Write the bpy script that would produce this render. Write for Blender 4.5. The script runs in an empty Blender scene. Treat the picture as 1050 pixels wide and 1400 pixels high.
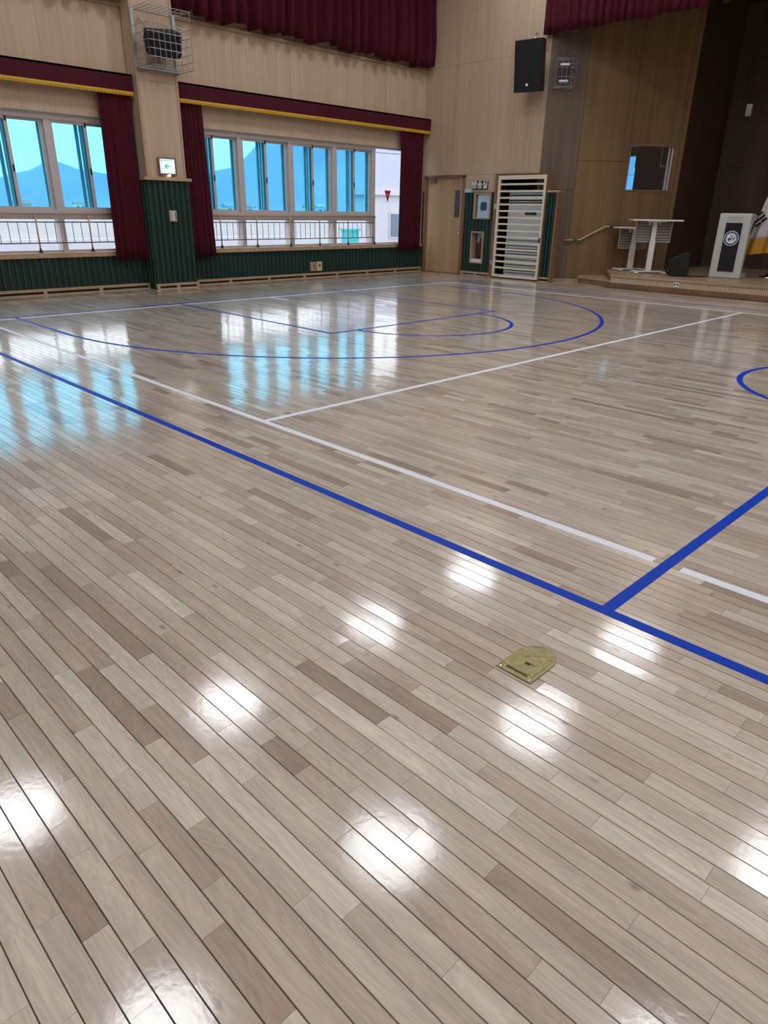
import bpy, bmesh, math, random
from mathutils import Vector, Matrix
random.seed(7)
S = bpy.context.scene
COL = S.collection
PI = math.pi

# ------------------------------------------------------------------ camera, world, exposure
CAM_H, F_PX, PITCH, YAW, ROLL = 1.375, 935.6, math.radians(23.708), math.radians(-44.806), math.radians(-0.981)
fwd = Vector((math.sin(YAW)*math.cos(PITCH), math.cos(YAW)*math.cos(PITCH), -math.sin(PITCH)))
rt0 = Vector((math.cos(YAW), -math.sin(YAW), 0))
dn0 = fwd.cross(rt0)
right = math.cos(ROLL)*rt0 + math.sin(ROLL)*dn0
down = -math.sin(ROLL)*rt0 + math.cos(ROLL)*dn0
cd = bpy.data.cameras.new('camera')
cd.sensor_fit = 'HORIZONTAL'; cd.sensor_width = 36; cd.lens = F_PX/1050*36
cd.clip_start = 0.05; cd.clip_end = 3000
cam = bpy.data.objects.new('camera', cd); COL.objects.link(cam)
Mx = Matrix((right, -down, -fwd)).transposed().to_4x4()
Mx.translation = (0, 0, CAM_H)
cam.matrix_world = Mx
S.camera = cam

world = bpy.data.worlds.new('world'); S.world = world; world.use_nodes = True
bg = world.node_tree.nodes['Background']
bg.inputs[0].default_value = (0.90, 0.95, 1.0, 1); bg.inputs[1].default_value = 2.5
LAMP_STRENGTH = 14.5
S.view_settings.view_transform = 'Standard'; S.view_settings.look = 'None'
S.view_settings.exposure = 0.10; S.view_settings.gamma = 1.0; S.view_settings.use_curve_mapping = False
S.cycles.use_denoising = True
S.cycles.max_bounces = 10; S.cycles.diffuse_bounces = 5; S.cycles.glossy_bounces = 4
S.cycles.transparent_max_bounces = 16
S.cycles.caustics_reflective = False; S.cycles.caustics_refractive = False
S.cycles.sample_clamp_indirect = 6.0

# ------------------------------------------------------------------ helpers
def lin(r, g, b):
    def f(c):
        c /= 255
        return c/12.92 if c <= .04045 else ((c+.055)/1.055)**2.4
    return (f(r), f(g), f(b), 1)

def set_in(n, k, v):
    if k in n.inputs: n.inputs[k].default_value = v

def mat(name, rgb, rough=.5, metal=0, spec=.5, emit=None, estr=0, coat=0, noise=None, bump=0):
    m = bpy.data.materials.new(name); m.use_nodes = True
    nt = m.node_tree; b = nt.nodes['Principled BSDF']
    c = lin(*rgb)
    b.inputs['Base Color'].default_value = c
    b.inputs['Roughness'].default_value = rough; b.inputs['Metallic'].default_value = metal
    set_in(b, 'Specular IOR Level', spec); set_in(b, 'Coat Weight', coat)
    if emit:
        b.inputs['Emission Color'].default_value = lin(*emit); b.inputs['Emission Strength'].default_value = estr
    tc = nt.nodes.new('ShaderNodeTexCoord')
    nz = nt.nodes.new('ShaderNodeTexNoise')
    nz.inputs['Scale'].default_value = (noise or (25, .06))[0]; nz.inputs['Detail'].default_value = 3
    nt.links.new(tc.outputs['Object'], nz.inputs['Vector'])
    amp = (noise or (25, .06))[1]
    mr = nt.nodes.new('ShaderNodeMapRange')
    mr.inputs['To Min'].default_value = 1-amp; mr.inputs['To Max'].default_value = 1+amp
    nt.links.new(nz.outputs['Fac'], mr.inputs['Value'])
    mx = nt.nodes.new('ShaderNodeVectorMath'); mx.operation = 'SCALE'
    mx.inputs[0].default_value = c[:3]
    nt.links.new(mr.outputs['Result'], mx.inputs['Scale'])
    nt.links.new(mx.outputs['Vector'], b.inputs['Base Color'])
    if bump:
        bp = nt.nodes.new('ShaderNodeBump'); bp.inputs['Strength'].default_value = bump; bp.inputs['Distance'].default_value = .01
        nt.links.new(nz.outputs['Fac'], bp.inputs['Height']); nt.links.new(bp.outputs['Normal'], b.inputs['Normal'])
    return m

def wood(name, ca, cb, scl=(30, 30, 1.2), rough=.45, spec=.4, blotch=.5):
    """two-tone grain stretched along the axis with the small scale"""
    m = bpy.data.materials.new(name); m.use_nodes = True
    nt = m.node_tree; b = nt.nodes['Principled BSDF']; N = nt.nodes.new; L = nt.links.new
    b.inputs['Roughness'].default_value = rough; set_in(b, 'Specular IOR Level', spec)
    tc = N('ShaderNodeTexCoord'); mp = N('ShaderNodeMapping'); mp.inputs['Scale'].default_value = scl
    L(tc.outputs['Object'], mp.inputs['Vector'])
    n1 = N('ShaderNodeTexNoise'); n1.inputs['Scale'].default_value = 1.0; n1.inputs['Detail'].default_value = 5; n1.inputs['Roughness'].default_value = .65
    L(mp.outputs['Vector'], n1.inputs['Vector'])
    mp2 = N('ShaderNodeMapping'); mp2.inputs['Scale'].default_value = tuple(v*.12 for v in scl)
    L(tc.outputs['Object'], mp2.inputs['Vector'])
    n2 = N('ShaderNodeTexNoise'); n2.inputs['Scale'].default_value = 1.0; n2.inputs['Detail'].default_value = 2
    L(mp2.outputs['Vector'], n2.inputs['Vector'])
    mm = N('ShaderNodeMix'); mm.data_type = 'FLOAT'; mm.inputs[0].default_value = blotch
    L(n1.outputs['Fac'], mm.inputs[2]); L(n2.outputs['Fac'], mm.inputs[3])
    rp = N('ShaderNodeValToRGB'); rp.color_ramp.elements[0].position = .33; rp.color_ramp.elements[1].position = .67
    rp.color_ramp.elements[0].color = lin(*ca); rp.color_ramp.elements[1].color = lin(*cb)
    L(mm.outputs[0], rp.inputs['Fac']); L(rp.outputs['Color'], b.inputs['Base Color'])
    bp = N('ShaderNodeBump'); bp.inputs['Strength'].default_value = .05; bp.inputs['Distance'].default_value = .003
    L(n1.outputs['Fac'], bp.inputs['Height']); L(bp.outputs['Normal'], b.inputs['Normal'])
    return m

def glass(name, rgb, refl=.05):
    m = bpy.data.materials.new(name); m.use_nodes = True
    nt = m.node_tree; nt.nodes.remove(nt.nodes['Principled BSDF']); N = nt.nodes.new; L = nt.links.new
    out = nt.nodes['Material Output']
    t = N('ShaderNodeBsdfTransparent'); t.inputs[0].default_value = (*rgb, 1)
    g = N('ShaderNodeBsdfGlossy'); g.inputs['Roughness'].default_value = .02
    lw = N('ShaderNodeLayerWeight'); lw.inputs['Blend'].default_value = .25
    mr = N('ShaderNodeMapRange'); mr.inputs['To Min'].default_value = refl*.6; mr.inputs['To Max'].default_value = refl*6
    L(lw.outputs['Fresnel'], mr.inputs['Value'])
    mx = N('ShaderNodeMixShader'); L(mr.outputs['Result'], mx.inputs[0]); L(t.outputs[0], mx.inputs[1]); L(g.outputs[0], mx.inputs[2])
    L(mx.outputs[0], out.inputs[0])
    return m

class MB:
    def __init__(s): s.v = []; s.f = []; s.mi = []
    def quad(s, a, b, c, d): 
        n = len(s.v); s.v += [a, b, c, d]; s.f.append((n, n+1, n+2, n+3)); return s
    def box(s, x0, x1, y0, y1, z0, z1):
        return s.hexa([(x0,y0,z0),(x1,y0,z0),(x1,y1,z0),(x0,y1,z0)], [(x0,y0,z1),(x1,y0,z1),(x1,y1,z1),(x0,y1,z1)])
    def hexa(s, lo, hi):
        n = len(s.v); s.v += list(lo)+list(hi)
        s.f += [(n+3,n+2,n+1,n), (n+4,n+5,n+6,n+7)] + [(n+i, n+(i+1)%4, n+4+(i+1)%4, n+4+i) for i in range(4)]
        return s
    def obox(s, c, size, rz=0, M=None):
        sx, sy, sz = (v/2 for v in size); M = M or Matrix.Rotation(rz, 3, 'Z'); c = Vector(c)
        p = [c + M @ Vector((x, y, z)) for z in (-sz, sz) for x, y in ((-sx,-sy),(sx,-sy),(sx,sy),(-sx,sy))]
        return s.hexa([tuple(q) for q in p[:4]], [tuple(q) for q in p[4:]])
    def prism(s, poly, z0, z1, axis='z'):
        """poly: list of 2-D points (counter clockwise); axis: extrusion axis"""
        n = len(s.v); k = len(poly)
        mk = {'z': lambda p, t: (p[0], p[1], t), 'x': lambda p, t: (t, p[0], p[1]), 'y': lambda p, t: (p[0], t, p[1])}[axis]
        s.v += [mk(p, z0) for p in poly] + [mk(p, z1) for p in poly]
        s.f += [tuple(range(n+k-1, n-1, -1)), tuple(range(n+k, n+2*k))]
        s.f += [(n+i, n+(i+1) % k, n+k+(i+1) % k, n+k+i) for i in range(k)]
        return s
    def tube(s, pts, r, n=8, cap=True):
        pts = [Vector(p) for p in pts]; base = len(s.v); up = None
        for i, p in enumerate(pts):
            d = (pts[min(i+1, len(pts)-1)] - pts[max(i-1, 0)]).normalized()
            a = d.orthogonal().normalized() if up is None else (up - d*up.dot(d)).normalized()
            up = a; b = d.cross(a); rr = r[i] if isinstance(r, (list, tuple)) else r
            for k in range(n):
                t = 2*PI*k/n; s.v.append(tuple(p + rr*(math.cos(t)*a + math.sin(t)*b)))
        for i in range(len(pts)-1):
            for k in range(n):
                a0 = base+i*n+k; a1 = base+i*n+(k+1) % n
                s.f.append((a0, a1, a1+n, a0+n))
        if cap:
            s.f.append(tuple(base+n-1-k for k in range(n))); s.f.append(tuple(base+(len(pts)-1)*n+k for k in range(n)))
        return s
    def lathe(s, prof, c=(0,0,0), n=20):
        base = len(s.v)
        for r, z in prof:
            for k in range(n):
                t = 2*PI*k/n; s.v.append((c[0]+r*math.cos(t), c[1]+r*math.sin(t), c[2]+z))
        for i in range(len(prof)-1):
            for k in range(n):
                a0 = base+i*n+k; a1 = base+i*n+(k+1) % n
                s.f.append((a0, a1, a1+n, a0+n))
        s.f.append(tuple(base+n-1-k for k in range(n))); s.f.append(tuple(base+(len(prof)-1)*n+k for k in range(n)))
        return s
    def build(s, name, m, parent=None, smooth=False, bevel=0, label=None):
        me = bpy.data.meshes.new(name); me.from_pydata(s.v, [], s.f); me.update()
        if m: me.materials.append(m)
        if smooth: me.polygons.foreach_set('use_smooth', [True]*len(me.polygons))
        o = bpy.data.objects.new(name, me); COL.objects.link(o)
        if parent: o.parent = parent
        if bevel:
            md = o.modifiers.new('bevel', 'BEVEL'); md.width = bevel; md.segments = 2; md.limit_method = 'ANGLE'
        if label: o['label'] = label
        return o

def tag(o, label, cat, group=None, kind=None):
    o['label'] = label; o['category'] = cat
    if group: o['group'] = group
    if kind: o['kind'] = kind
    return o
def thing(name, label, cat, loc=(0,0,0), rz=0, group=None, kind=None):
    o = bpy.data.objects.new(name, None); COL.objects.link(o); o.empty_display_size = .1
    o.location = loc; o.rotation_euler = (0, 0, rz)
    return tag(o, label, cat, group, kind)
def copy_tree(o, parent=None):
    c = o.copy(); COL.objects.link(c); c.parent = parent
    for ch in list(o.children): copy_tree(ch, c)
    return c
def text_mesh(body, size, m, name, parent, M, depth=.004, bold=.0):
    cu = bpy.data.curves.new(name, 'FONT'); cu.body = body; cu.size = size; cu.align_x = 'CENTER'; cu.align_y = 'CENTER'
    cu.extrude = depth; cu.offset = bold
    t = bpy.data.objects.new(name, cu); COL.objects.link(t)
    dg = bpy.context.evaluated_depsgraph_get(); me = bpy.data.meshes.new_from_object(t.evaluated_get(dg))
    bpy.data.objects.remove(t)
    o = bpy.data.objects.new(name, me); COL.objects.link(o)
    me.materials.clear(); me.materials.append(m); me.transform(M)
    if parent: o.parent = parent
    return o

# ------------------------------------------------------------------ materials
BEIGE = wood('beige_wall_veneer', (180, 156, 134), (202, 180, 158), (26, 26, .7), .55, .25, .35)
BEIGE_TRIM = wood('beige_trim', (166, 140, 112), (188, 164, 136), (20, 20, 2), .45)
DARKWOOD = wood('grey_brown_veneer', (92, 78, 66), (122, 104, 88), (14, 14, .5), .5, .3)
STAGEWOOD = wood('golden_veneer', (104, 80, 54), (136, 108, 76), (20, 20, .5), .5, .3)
STAGEDARK = wood('dark_brown_veneer', (66, 50, 40), (90, 70, 56), (20, 20, .5), .55, .25)  # darker brown copy of the splay veneer, for the inner stage walls
BROWNTRIM = wood('brown_trim', (120, 86, 62), (146, 108, 80), (20, 20, 2), .45)
DOORWOOD = wood('door_veneer', (176, 148, 114), (200, 172, 138), (30, 30, .8), .45)
STEPWOOD = wood('stage_floor_wood', (158, 130, 100), (186, 158, 128), (2, 30, 30), .35, .5)
RIB = mat('beige_rib', (222, 198, 168), .5)
GREEN = mat('dark_green_panel', (15, 55, 46), .5, noise=(6, .15))
GREEN_DK = mat('dark_green_backing', (12, 40, 32), .6)
MAROON = mat('maroon_curtain', (72, 20, 34), .85, spec=.15, noise=(40, .18))
MAROON_P = mat('maroon_pelmet', (74, 20, 36), .8, spec=.2, noise=(40, .1))
GOLD = mat('gold_fringe', (214, 168, 40), .6, noise=(120, .3), bump=.4)
ALU = mat('window_frame_grey', (196, 190, 190), .4)
ALU_OUT = mat('outer_frame_white', (215, 220, 225), .4)
RAILD = mat('dark_rail_bars', (112, 100, 94), .45)
RAIL = mat('beige_rail_paint', (188, 160, 140), .4)
BLACKP = mat('black_plastic', (18, 17, 19), .5)
BLACKM = mat('black_metal_grille', (8, 8, 10), .7, noise=(400, .5), bump=.3)
STEEL = mat('galvanised_wire', (176, 178, 184), .35, .7)
CHROME = mat('chrome', (210, 210, 214), .15, 1)
WHITE = mat('white_paint', (226, 226, 222), .4)
OFFWHITE = mat('cream_gate_paint', (226, 214, 190), .45)
PODW = mat('podium_pale_grey', (188, 190, 188), .35)
NAVY = mat('podium_black_panel', (22, 22, 34), .25)
PLASTER = mat('white_plaster', (222, 220, 214), .8)
CEIL = mat('ceiling_board', (214, 210, 204), .8)
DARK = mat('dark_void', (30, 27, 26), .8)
BRASS = mat('brass', (142, 132, 92), .34, 1, noise=(38, .2), bump=.35)
BRASS_DK = mat('brass_slot', (40, 34, 18), .5, .5)
GLASS_T = glass('tinted_blue_glass', (.42, .84, .98), .05)
GLASS_C = glass('clear_glass', (.96, .98, .99), .05)
BLUE = mat('blue_line_paint', (0, 60, 180), .42, spec=.12)
WHITEL = mat('white_line_paint', (232, 236, 246), .35, spec=.3)
GAPM = mat('dark_board_joint', (70, 56, 44), .7)

def plank_material():
    m = bpy.data.materials.new('maple_plank'); m.use_nodes = True
    nt = m.node_tree; b = nt.nodes['Principled BSDF']; N = nt.nodes.new; L = nt.links.new
    at = N('ShaderNodeAttribute'); at.attribute_name = 'tone'
    sp = N('ShaderNodeSeparateColor'); L(at.outputs['Color'], sp.inputs[0])
    rp = N('ShaderNodeValToRGB'); e = rp.color_ramp.elements
    e[0].position = 0; e[0].color = lin(161, 141, 125)
    e[1].position = 1; e[1].color = lin(219, 209, 195)
    for p, c in ((.22, (183, 165, 149)), (.5, (198, 184, 168)), (.8, (208, 196, 181))):
        q = e.new(p); q.color = lin(*c)
    L(sp.outputs[0], rp.inputs['Fac'])
    tc = N('ShaderNodeTexCoord')
    off = N('ShaderNodeCombineXYZ'); L(sp.outputs[1], off.inputs[0]); L(sp.outputs[2], off.inputs[2])
    of2 = N('ShaderNodeVectorMath'); of2.operation = 'SCALE'; of2.inputs['Scale'].default_value = 40; L(off.outputs[0], of2.inputs[0])
    ad = N('ShaderNodeVectorMath'); ad.operation = 'ADD'; L(tc.outputs['Object'], ad.inputs[0]); L(of2.outputs[0], ad.inputs[1])
    # fine grain along X
    mp = N('ShaderNodeMapping'); mp.inputs['Scale'].default_value = (5, 120, 1); L(ad.outputs[0], mp.inputs['Vector'])
    n1 = N('ShaderNodeTexNoise'); n1.inputs['Scale'].default_value = 1; n1.inputs['Detail'].default_value = 4; L(mp.outputs[0], n1.inputs['Vector'])
    # cathedral figure: distorted wave
    mp2 = N('ShaderNodeMapping'); mp2.inputs['Scale'].default_value = (2.2, 16, 1); L(ad.outputs[0], mp2.inputs['Vector'])
    w = N('ShaderNodeTexNoise'); w.inputs['Scale'].default_value = 1.2; w.inputs['Detail'].default_value = 2; w.inputs['Distortion'].default_value = 1.4; L(mp2.outputs[0], w.inputs['Vector'])
    wr = N('ShaderNodeMath'); wr.operation = 'PINGPONG'; wr.inputs[1].default_value = .07; L(w.outputs['Fac'], wr.inputs[0])
    wm = N('ShaderNodeMapRange'); wm.inputs['From Max'].default_value = .07; wm.inputs['To Min'].default_value = .88; wm.inputs['To Max'].default_value = 1.05; L(wr.outputs[0], wm.inputs['Value'])
    gm = N('ShaderNodeMapRange'); gm.inputs['To Min'].default_value = .88; gm.inputs['To Max'].default_value = 1.12; L(n1.outputs['Fac'], gm.inputs['Value'])
    # sparse knots
    mp3 = N('ShaderNodeMapping'); mp3.inputs['Scale'].default_value = (4.2, 9, 1); L(ad.outputs[0], mp3.inputs['Vector'])
    vo = N('ShaderNodeTexVoronoi'); vo.inputs['Scale'].default_value = 1; L(mp3.outputs[0], vo.inputs['Vector'])
    km = N('ShaderNodeMapRange'); km.inputs['From Min'].default_value = .015; km.inputs['From Max'].default_value = .10; km.inputs['To Min'].default_value = .42; km.inputs['To Max'].default_value = 1.0; L(vo.outputs['Distance'], km.inputs['Value'])
    # cloudy streaks
    mp4 = N('ShaderNodeMapping'); mp4.inputs['Scale'].default_value = (2.5, 22, 1); L(ad.outputs[0], mp4.inputs['Vector'])
    n4 = N('ShaderNodeTexNoise'); n4.inputs['Scale'].default_value = 1; n4.inputs['Detail'].default_value = 3; L(mp4.outputs[0], n4.inputs['Vector'])
    cm = N('ShaderNodeMapRange'); cm.inputs['To Min'].default_value = .70; cm.inputs['To Max'].default_value = 1.26; L(n4.outputs['Fac'], cm.inputs['Value'])
    def mul(a, b_):
        q = N('ShaderNodeMath'); q.operation = 'MULTIPLY'; L(a, q.inputs[0]); L(b_, q.inputs[1]); return q.outputs[0]
    f = mul(mul(wm.outputs[0], gm.outputs[0]), mul(km.outputs[0], cm.outputs[0]))
    sc = N('ShaderNodeVectorMath'); sc.operation = 'SCALE'; L(rp.outputs['Color'], sc.inputs[0]); L(f, sc.inputs['Scale'])
    L(sc.outputs['Vector'], b.inputs['Base Color'])
    b.inputs['Roughness'].default_value = .42; set_in(b, 'Specular IOR Level', .35)
    set_in(b, 'Coat Weight', 1.0); set_in(b, 'Coat Roughness', .10); set_in(b, 'Coat IOR', 1.58)
    # orange-peel of the varnish
    n5 = N('ShaderNodeTexNoise'); n5.inputs['Scale'].default_value = 60; n5.inputs['Detail'].default_value = 3; L(tc.outputs['Object'], n5.inputs['Vector'])
    bp = N('ShaderNodeBump'); bp.inputs['Strength'].default_value = .10; bp.inputs['Distance'].default_value = .0015
    L(n5.outputs['Fac'], bp.inputs['Height'])
    L(bp.outputs['Normal'], b.inputs['Normal'])
    if 'Coat Normal' in b.inputs: L(bp.outputs['Normal'], b.inputs['Coat Normal'])
    return m
PLANK = plank_material()

# ------------------------------------------------------------------ room extents
XW = -12.5          # window wall (wainscot face)
YW = 13.75          # stage wall face
XE, YS, ZC = 10.6, -1.6, 7.0
SZ = .26            # stage floor height

# ------------------------------------------------------------------ floor of narrow maple planks
floor = MB().box(XW-.2, XE, YS, YW+.9, -.06, -.004).build('floor', GAPM)
tag(floor, 'glossy pale maple strip floor of the sports hall with painted court lines', 'floor', kind='structure')
PW = .0590
planks = []
y = YS
row = 0
while y < 14.6:
    x = XW - .1 - random.random()*.6
    base = random.random()*.10
    while x < XE:
        ln = random.choice((.16, .22, .28, .32, .36, .42, .48, .56, .66, .8)) * random.uniform(.9, 1.1)
        x1 = min(x+ln, XE)
        t = random.random()
        tone = .14*random.random() if t < .06 else (.2+.25*random.random() if t < .3 else (.42+.36*random.random() if t < .85 else .8+.2*random.random()))
        if not (y > YW-.03 and (x1 > -7.3 or x1 < -10.3)):
            planks.append((max(x, XW-.1), x1, y, y+PW, tone, random.random(), random.random()))
        x = x1
    y += PW; row += 1
def to_px(p):
    d = Vector(p) - Vector((0, 0, CAM_H)); z = d.dot(fwd)
    if z < .1: return None
    return 525+F_PX*d.dot(right)/z, 700+F_PX*d.dot(down)/z, z
def score(pl):
    c = to_px(((pl[0]+pl[1])/2, (pl[2]+pl[3])/2, 0))
    if c is None or not (-20 < c[0] < 1070 and 300 < c[1] < 1420): return 0
    return (pl[1]-pl[0])/c[2]**3
order = sorted(range(len(planks)), key=lambda i: -score(planks[i]))
near = set(order[:300])
def plank_geo(pl, V, Fc):
    x0, x1, y0, y1 = pl[:4]; g = .0007; c = .0011; n = len(V)
    a = random.gauss(0, .00016); bz = random.gauss(0, .00010); h = random.uniform(-.0001, .0001)
    zt = [h-a-bz, h-a+bz, h+a+bz, h+a-bz]
    xs = (x0+.0002, x1-.0002); ys = (y0+g, y1-g)
    V += [(xs[0]+c*.15, ys[0]+c, zt[0]), (xs[1]-c*.15, ys[0]+c, zt[1]), (xs[1]-c*.15, ys[1]-c, zt[2]), (xs[0]+c*.15, ys[1]-c, zt[3])]
    V += [(xs[0], ys[0], -.0032), (xs[1], ys[0], -.0032), (xs[1], ys[1], -.0032), (xs[0], ys[1], -.0032)]
    Fc += [(n, n+1, n+2, n+3)] + [(n+4+i, n+4+(i+1) % 4, n+(i+1) % 4, n+i) for i in range(4)]
def plank_object(name, pls):
    V, Fc, T = [], [], []
    for pl in pls:
        plank_geo(pl, V, Fc); T += [pl[4:7]]*8
    me = bpy.data.meshes.new(name); me.from_pydata(V, [], Fc); me.update(); me.materials.append(PLANK)
    at = me.attributes.new('tone', 'FLOAT_COLOR', 'POINT')
    at.data.foreach_set('color', [q for t in T for q in (t[0], t[1], t[2], 1.0)])
    o = bpy.data.objects.new(name, me); COL.objects.link(o); o.parent = floor
    return o
for i in order[:300]: plank_object('floor_plank', [planks[i]])
o = plank_object('floor_planks', [planks[i] for i in order[300:]]); o['kind'] = 'stuff'

# ------------------------------------------------------------------ painted court lines (parts of the floor)
LW, LZ = .05, .0012
def line_x(name, y, x0, x1, m, label, w=LW):
    return MB().box(x0, x1, y-w/2, y+w/2, -.0005, LZ).build(name, m, floor, label=label)
def line_y(name, x, y0, y1, m, label, w=LW, dz=0):
    return MB().box(x-w/2, x+w/2, y0, y1, -.0005, LZ+dz).build(name, m, floor, label=label)
def arc(name, c, r, a0, a1, m, label, n=72, pre=None, post=None, w=LW):
    pts = [Vector((c[0]+r*math.cos(a0+(a1-a0)*i/n), c[1]+r*math.sin(a0+(a1-a0)*i/n))) for i in range(n+1)]
    if pre: pts = [Vector(pre)] + pts
    if post: pts = pts + [Vector(post)]
    V, Fc = [], []
    for i, p in enumerate(pts):
        d = (pts[min(i+1, len(pts)-1)] - pts[max(i-1, 0)])
        if abs(abs(a1-a0)-2*PI) < 1e-6: t = a0+(a1-a0)*i/n; d = Vector((-math.sin(t), math.cos(t)))
        d.normalize(); q = Vector((-d.y, d.x))*w/2
        V += [(p.x-q.x, p.y-q.y, LZ), (p.x+q.x, p.y+q.y, LZ), (p.x+q.x, p.y+q.y, -.0005), (p.x-q.x, p.y-q.y, -.0005)]
    for i in range(len(pts)-1):
        for k in range(4): Fc.append((4*i+k, 4*i+4+k, 4*i+4+(k+1) % 4, 4*i+(k+1) % 4))
    b = MB(); b.v = V; b.f = Fc
    return b.build(name, m, floor, label=label)
YA, YD, XC, XB = 2.18, 12.42, -.975, -10.18
YM = (YA+YD)/2 - .08
line_x('sideline', YA, XB-.025, 8.2, BLUE, 'long blue sideline between the brass floor plate and the white court')
line_x('sideline', YD, XB-.025, 8.2, BLUE, 'thin blue sideline in front of the stage')
line_y('baseline', XB, YA, YD, BLUE, 'blue end line along the window wall')
line_y('halfway_line', XC, YA+.02, YD, BLUE, 'blue halfway line meeting the near sideline', dz=.0003)
arc('centre_circle', (XC, YM), 1.235, 0, 2*PI, BLUE, 'blue circle on the halfway line')
KW, KX, KR = 1.645, -6.49, 1.215
line_y('free_throw_line', KX, YM-KW, YM+KW, BLUE, 'blue free-throw line')
line_x('key_line', YM-KW, XB, KX, BLUE, 'blue key side line on the window-pillar side')
line_x('key_line', YM+KW, XB, KX, BLUE, 'blue key side line on the stage side')
arc('free_throw_arc', (KX, YM), KR, -PI/2, PI/2, BLUE, 'blue half circle bulging from the free-throw line')
arc('three_point_line', (-8.42, YM), 4.07, -PI/2, PI/2, BLUE, 'large blue three-point arc', n=96, pre=(XB, YM-4.07), post=(XB, YM+4.07))
YB, YE2 = 2.72, 11.9
XV = -10.02
for a, b in ((XV, XC-.06), (XC+.06, 8.05)): line_x('volleyball_line', YB, a, b, WHITEL, 'white sideline beside the long blue sideline')
line_x('volleyball_line', YE2, XV, 8.05, WHITEL, 'white sideline in front of the stage')
line_y('volleyball_line', XV, YB, YE2, WHITEL, 'white end line beside the blue end line')
line_y('attack_line', -3.92, YB+.02, YE2, WHITEL, 'white cross line running towards the stage', dz=-.0003)
line_x('tick_mark', YM, XV+.03, XV+.53, WHITEL, 'short white tick beside the white end line', w=.04)

# ------------------------------------------------------------------ window wall
wl = thing('wall_left', 'beige wood-panelled wall with two window bays and dark green fluted dado', 'wall', kind='structure')
BAYS = ((-.35, 6.335), (7.105, YW))
PIL = (6.34, 7.10)
PXF = -12.2         # pillar face
WZ0, WZ1 = .66, 2.72
core = MB()
core.box(-12.95, XW-.035, YS, YW+.6, -.06, WZ0-.08)                # below the windows
core.box(-12.95, XW-.03, YS, YW+.6, WZ1, ZC)                  # above the windows
core.box(-12.95, XW-.03, PIL[0]-.06, PIL[1]+.06, WZ0-.1, WZ1+.1)
core.box(-12.95, XW-.03, YS, BAYS[0][0], WZ0-.1, WZ1+.1)
core.box(-12.95, XW-.03, 13.5, YW+.6, WZ0-.1, WZ1+.1)
core.build('wall_core', PLASTER, wl)
def panel_x(y0, y1, z0, z1, m=BEIGE, x=XW, t=.03, name='wall_panel', parent=None):
    return MB().box(x-t, x, y0+.002, y1-.002, z0+.002, z1-.002).build(name, m, parent or wl)
for (a, b) in BAYS:
    n = max(1, round((b-a)/1.22)); st = (b-a)/n
    for i in range(n):
        panel_x(a+i*st, a+(i+1)*st, WZ1, 3.2)
        panel_x(a+i*st, a+(i+1)*st, 3.2, 4.31)
        panel_x(a+i*st, a+(i+1)*st, 4.31, 5.6); panel_x(a+i*st, a+(i+1)*st, 5.6, ZC)
    MB().box(XW, XW+.05, a, b, 4.31, 4.36).build('ledge', BEIGE_TRIM, wl)
    MB().box(-12.80, XW+.04, a, b, WZ0-.08, WZ0).build('window_sill', BEIGE_TRIM, wl, bevel=.006)
    # fluted dado: individual ribs
    MB().box(XW-.035, XW-.02, a, b, 0, WZ0-.08).build('dado_backing', GREEN_DK, wl)
    pitch = .105; n = int((b-a)/pitch)
    rib = None
    for i in range(n):
        yc = a + (i+.5)*(b-a)/n
        if rib is None:
            prof = [(-.034, -.02), (.034, -.02), (.030, .0), (.018, .012), (-.018, .012), (-.030, .0)]
            mb = MB(); mb.prism([(q[1], q[0]) for q in prof], .1, WZ0-.085)
            rib = mb.build('dado_rib', GREEN, wl); rib.location = (XW-.012, yc, 0)
        else:
            r2 = rib.copy(); COL.objects.link(r2); r2.parent = wl; r2.location = (XW-.012, yc, 0)
def base_x(a, b, x, parent):
    MB().box(x-.02, x+.035, a, b, .058, .098).build('baseboard_rail', BEIGE_TRIM, parent)
    MB().box(x-.02, x+.01, a, b, 0, .06).build('baseboard_slot', DARK, parent)
    MB().box(x-.02, x+.035, a, b, 0, .018).build('baseboard_foot', BEIGE_TRIM, parent)
    k = max(2, round((b-a)/.9))
    for i in range(k+1):
        yc = min(max(a+.03, a+(b-a)*i/k), b-.03)
        MB().box(x-.02, x+.033, yc-.03, yc+.03, .015, .06).build('baseboard_block', BEIGE_TRIM, parent)
bl = thing('baseboard_left', 'slotted wooden baseboard under the green dado of the window wall', 'baseboard', kind='structure')
for a, b in BAYS: base_x(a, b, XW, bl)

# pillar between the two bays
pl = thing('trim_1', 'beige wood-clad pillar between the window bays with dark green fluted foot', 'pillar', kind='structure')
MB().box(XW-.05, PXF-.02, PIL[0]+.02, PIL[1]-.02, 1.80, ZC).build('pillar_core', PLASTER, pl)
for z0, z1 in ((1.86, 3.30), (3.30, 4.75), (4.75, 6.2), (6.2, ZC)):
    MB().box(PXF-.02, PXF, PIL[0]+.045, PIL[1]-.045, z0+.002, z1-.002).build('pillar_panel', BEIGE, pl)
    MB().box(XW-.03, PXF-.02, PIL[0]+.005, PIL[0]+.02, z0+.002, z1-.002).build('pillar_panel', BEIGE, pl)
    MB().box(XW-.03, PXF-.02, PIL[1]-.02, PIL[1]-.005, z0+.002, z1-.002).build('pillar_panel', BEIGE, pl)
for yc in (PIL[0]+.022, PIL[1]-.022):
    MB().box(PXF-.03, PXF+.008, yc-.022, yc+.022, 1.86, ZC).build('corner_trim', BEIGE_TRIM, pl)
MB().box(XW-.05, PXF+.05, PIL[0]-.07, PIL[1]+.08, 1.81, 1.86).build('pillar_cap', BEIGE_TRIM, pl, bevel=.005)
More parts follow.
